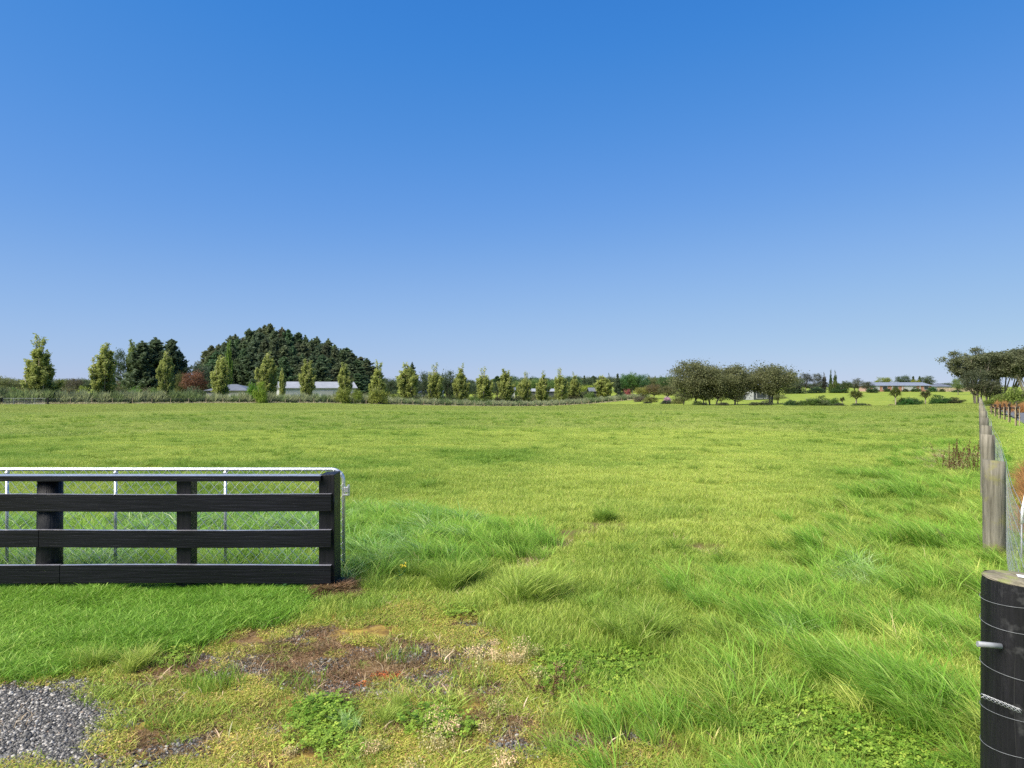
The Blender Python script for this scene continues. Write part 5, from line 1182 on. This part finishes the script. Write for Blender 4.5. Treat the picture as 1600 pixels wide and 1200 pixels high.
# ------------------------------------------------------------------ staked saplings on the verge
def sapling(px, d, wpx, hpx, label, n=2):
    x = (px - 800) / F * d; g = Hs(x, d); o = empty('staked_sapling', (x, d, g)); tag(o, label, 'sapling', 'staked saplings along the lane')
    w_ = wpx / F * d; h = hpx / F * d
    xs_ = [-w_ / 2, w_ / 2] if n == 2 else [-w_ / 2, w_ * .1, w_ / 2]
    for q, xx in enumerate(xs_):
        mb = MB(); mb.box((xx, .1 * (q % 2), (h - .2) / 2), (.038, .038, h + .2)); mb.build('stake', M_STAKE, o, bevel=.005)
    for z in (h * .93, h * .42):
        mb = MB(); mb.box((0, .05, z), (w_ + .10, .12, .055)); mb.build('tie', M_TIE, o)
    mb = MB(); mb.tube([(0, .05, -.1), (.02, .05, h * .6), (-.03, .05, h * 1.25)], [.018, .014, .006], 6); mb.build('stem', BARK, o, smooth=True)
    n_ = 90; C = np.stack([rng.normal(0, w_ * .22, n_), rng.normal(.05, w_ * .2, n_), rng.uniform(h * .45, h * 1.3, n_)], -1); V, Q = quads_at(C, .07)
    lv = link('leaves', mesh_np('leaves', V, Q, TREE, fattr={'rnd': rng.uniform(0, 1, n_)}), o); lv.color = (.10, .075, .06, 1)
for args in ((1589.5, 34.2, 6.5, 30, 'staked sapling nearest the camera beside the lane', 3), (1578, 38, 5, 25, 'staked sapling second nearest beside the lane'), (1570.5, 41, 4.5, 21, 'staked sapling third along the lane'),
             (1563, 43, 4.5, 18, 'staked sapling fourth along the lane'), (1556, 46.5, 3.5, 15, 'staked sapling fifth along the lane'), (1550, 50, 3, 13, 'staked sapling farthest along the lane')): sapling(*args)
# copper tussocks
def tussock():
    V, Q, r = swords(np.array([0, 0, 0.]), 420, .85, .006, lambda n: rng.uniform(R(35), R(88), n), .75); return mesh_np('leaves', V, Q, TREE, fattr={'rnd': r})
TUS = [tussock() for _ in range(3)]
def put_tussock(x, y, s, label, grp=None, sz=1.3):
    o = bpy.data.objects.new('copper_tussock', TUS[random.randrange(3)]); COL.objects.link(o); o.location = (x, y, Hs(x, y)); o.rotation_euler = (0, 0, random.uniform(0, 6)); o.scale = (s * 1.2, s * 1.2, s * .9); o.color = (.46, .25, .10, 1)
    tag(o, label, 'tussock', grp)
for k, (a, b, s) in enumerate([(5.95, 8.1, .8), (6.65, 9.0, .85), (7.35, 9.9, .85), (7.95, 10.8, .85), (8.6, 11.7, .8), (9.3, 12.7, .8), (6.7, 8.2, .85), (7.5, 9.1, .9), (8.3, 10.2, .9), (9.3, 11.6, .85), (6.1, 7.3, .8), (10.0, 13.6, .7)]):
    put_tussock(a, b, s, 'coppery orange tussock grass in the bed right of the near wire netting', 'copper tussocks by the near netting')
for k in range(26):
    px = random.uniform(1556, 1625); y = random.uniform(62, 72) if px < 1575 else random.uniform(54, 62)
    put_tussock((px - 800) / F * y, y, 1.15 * random.uniform(.8, 1.2), 'coppery tussock in the border beyond the lane at right', 'copper tussocks beyond the lane')
# copper tussocks need denser far look; docks by the fence
M_DOCK = leafy('dock_stem', [(0, (.15, .055, .035)), (.6, (.24, .11, .07)), (1, (.34, .24, .12))], trans=.1)
def dock(x, y, h, label, n=16, name='dock_weed', spread=.22):
    g = Hs(x, y); o = empty(name, (x, y, g)); tag(o, label, 'weed', None)
    mb = MB(); parts = []
    for k in range(n):
        a = random.uniform(0, 6.28); rr = spread * random.random() ** .5; bx, by = math.cos(a) * rr, math.sin(a) * rr; hh = h * random.uniform(.55, 1.1); lx, ly = random.gauss(0, .10), random.gauss(0, .10)
        pts = [np.array([bx, by, -.05]), np.array([bx + lx * .4, by + ly * .4, hh * .5]), np.array([bx + lx, by + ly, hh])]
        mb.tube(pts, [.0035, .003, .0015], 5)
        m_ = 70; s = rng.uniform(.35, 1, m_)[:, None]; C = pts[0] + (pts[2] - pts[0]) * s + rng.normal(0, .010, (m_, 3)); V, Q = quads_at(C, .016 if h > .3 else .008); parts.append((V, Q, rng.uniform(0, 1, m_)))
    mb.build('stems', M_DOCK, o)
    V, Q, r = join(*parts); link('seed_heads', mesh_np('seed_heads', V, Q, M_DOCK, fattr={'rnd': r}), o)
dock(8.95, 14.3, .62, 'reddish brown dock stems left of the third fence post', 16)
dock(9.45, 14.6, .66, 'reddish brown dock stems close against the fence, right of the first clump', 12)
dock(10.9, 17.1, .55, 'smaller reddish dock clump farther along the fence', 10)
dock(*at(862, 1082), .10, 'small purple-brown weed in the foreground moss', 14, 'purple_weed', .10)
# ragwort like leafy plants with yellow heads
M_YEL = plain('yellow_flower', (.7, .55, .03), .6, 0, 60, .2)
def leafy_weed(px, py, label):
    x, y = at(px, py); g = Hs(x, y); o = empty('yellow_weed', (x, y, g)); tag(o, label, 'weed')
    V, Q, r = swords(np.array([0, 0, 0.01]), 34, .15, .035, lambda n: rng.uniform(R(5), R(70), n), .5)
    lv = link('leaves', mesh_np('leaves', V, Q, TREE, fattr={'rnd': r}), o); lv.color = (.10, .24, .09, 1)
    mb = MB()
    for k in range(9):
        a = random.uniform(0, 6.28); q = .045 * random.random(); mb.box((math.cos(a) * q, math.sin(a) * q, .15 + random.uniform(-.02, .02)), (.013, .013, .009), rz=a, taper=.4)
    mb.build('flowers', M_YEL, o)
leafy_weed(443, 926, 'leafy weed with a yellow head under the board fence near the end post')
leafy_weed(252, 918, 'leafy weed with tiny yellow flowers under the middle of the board fence')
leafy_weed(628, 906, 'leafy weed with a yellow head in the rank grass right of the end post')
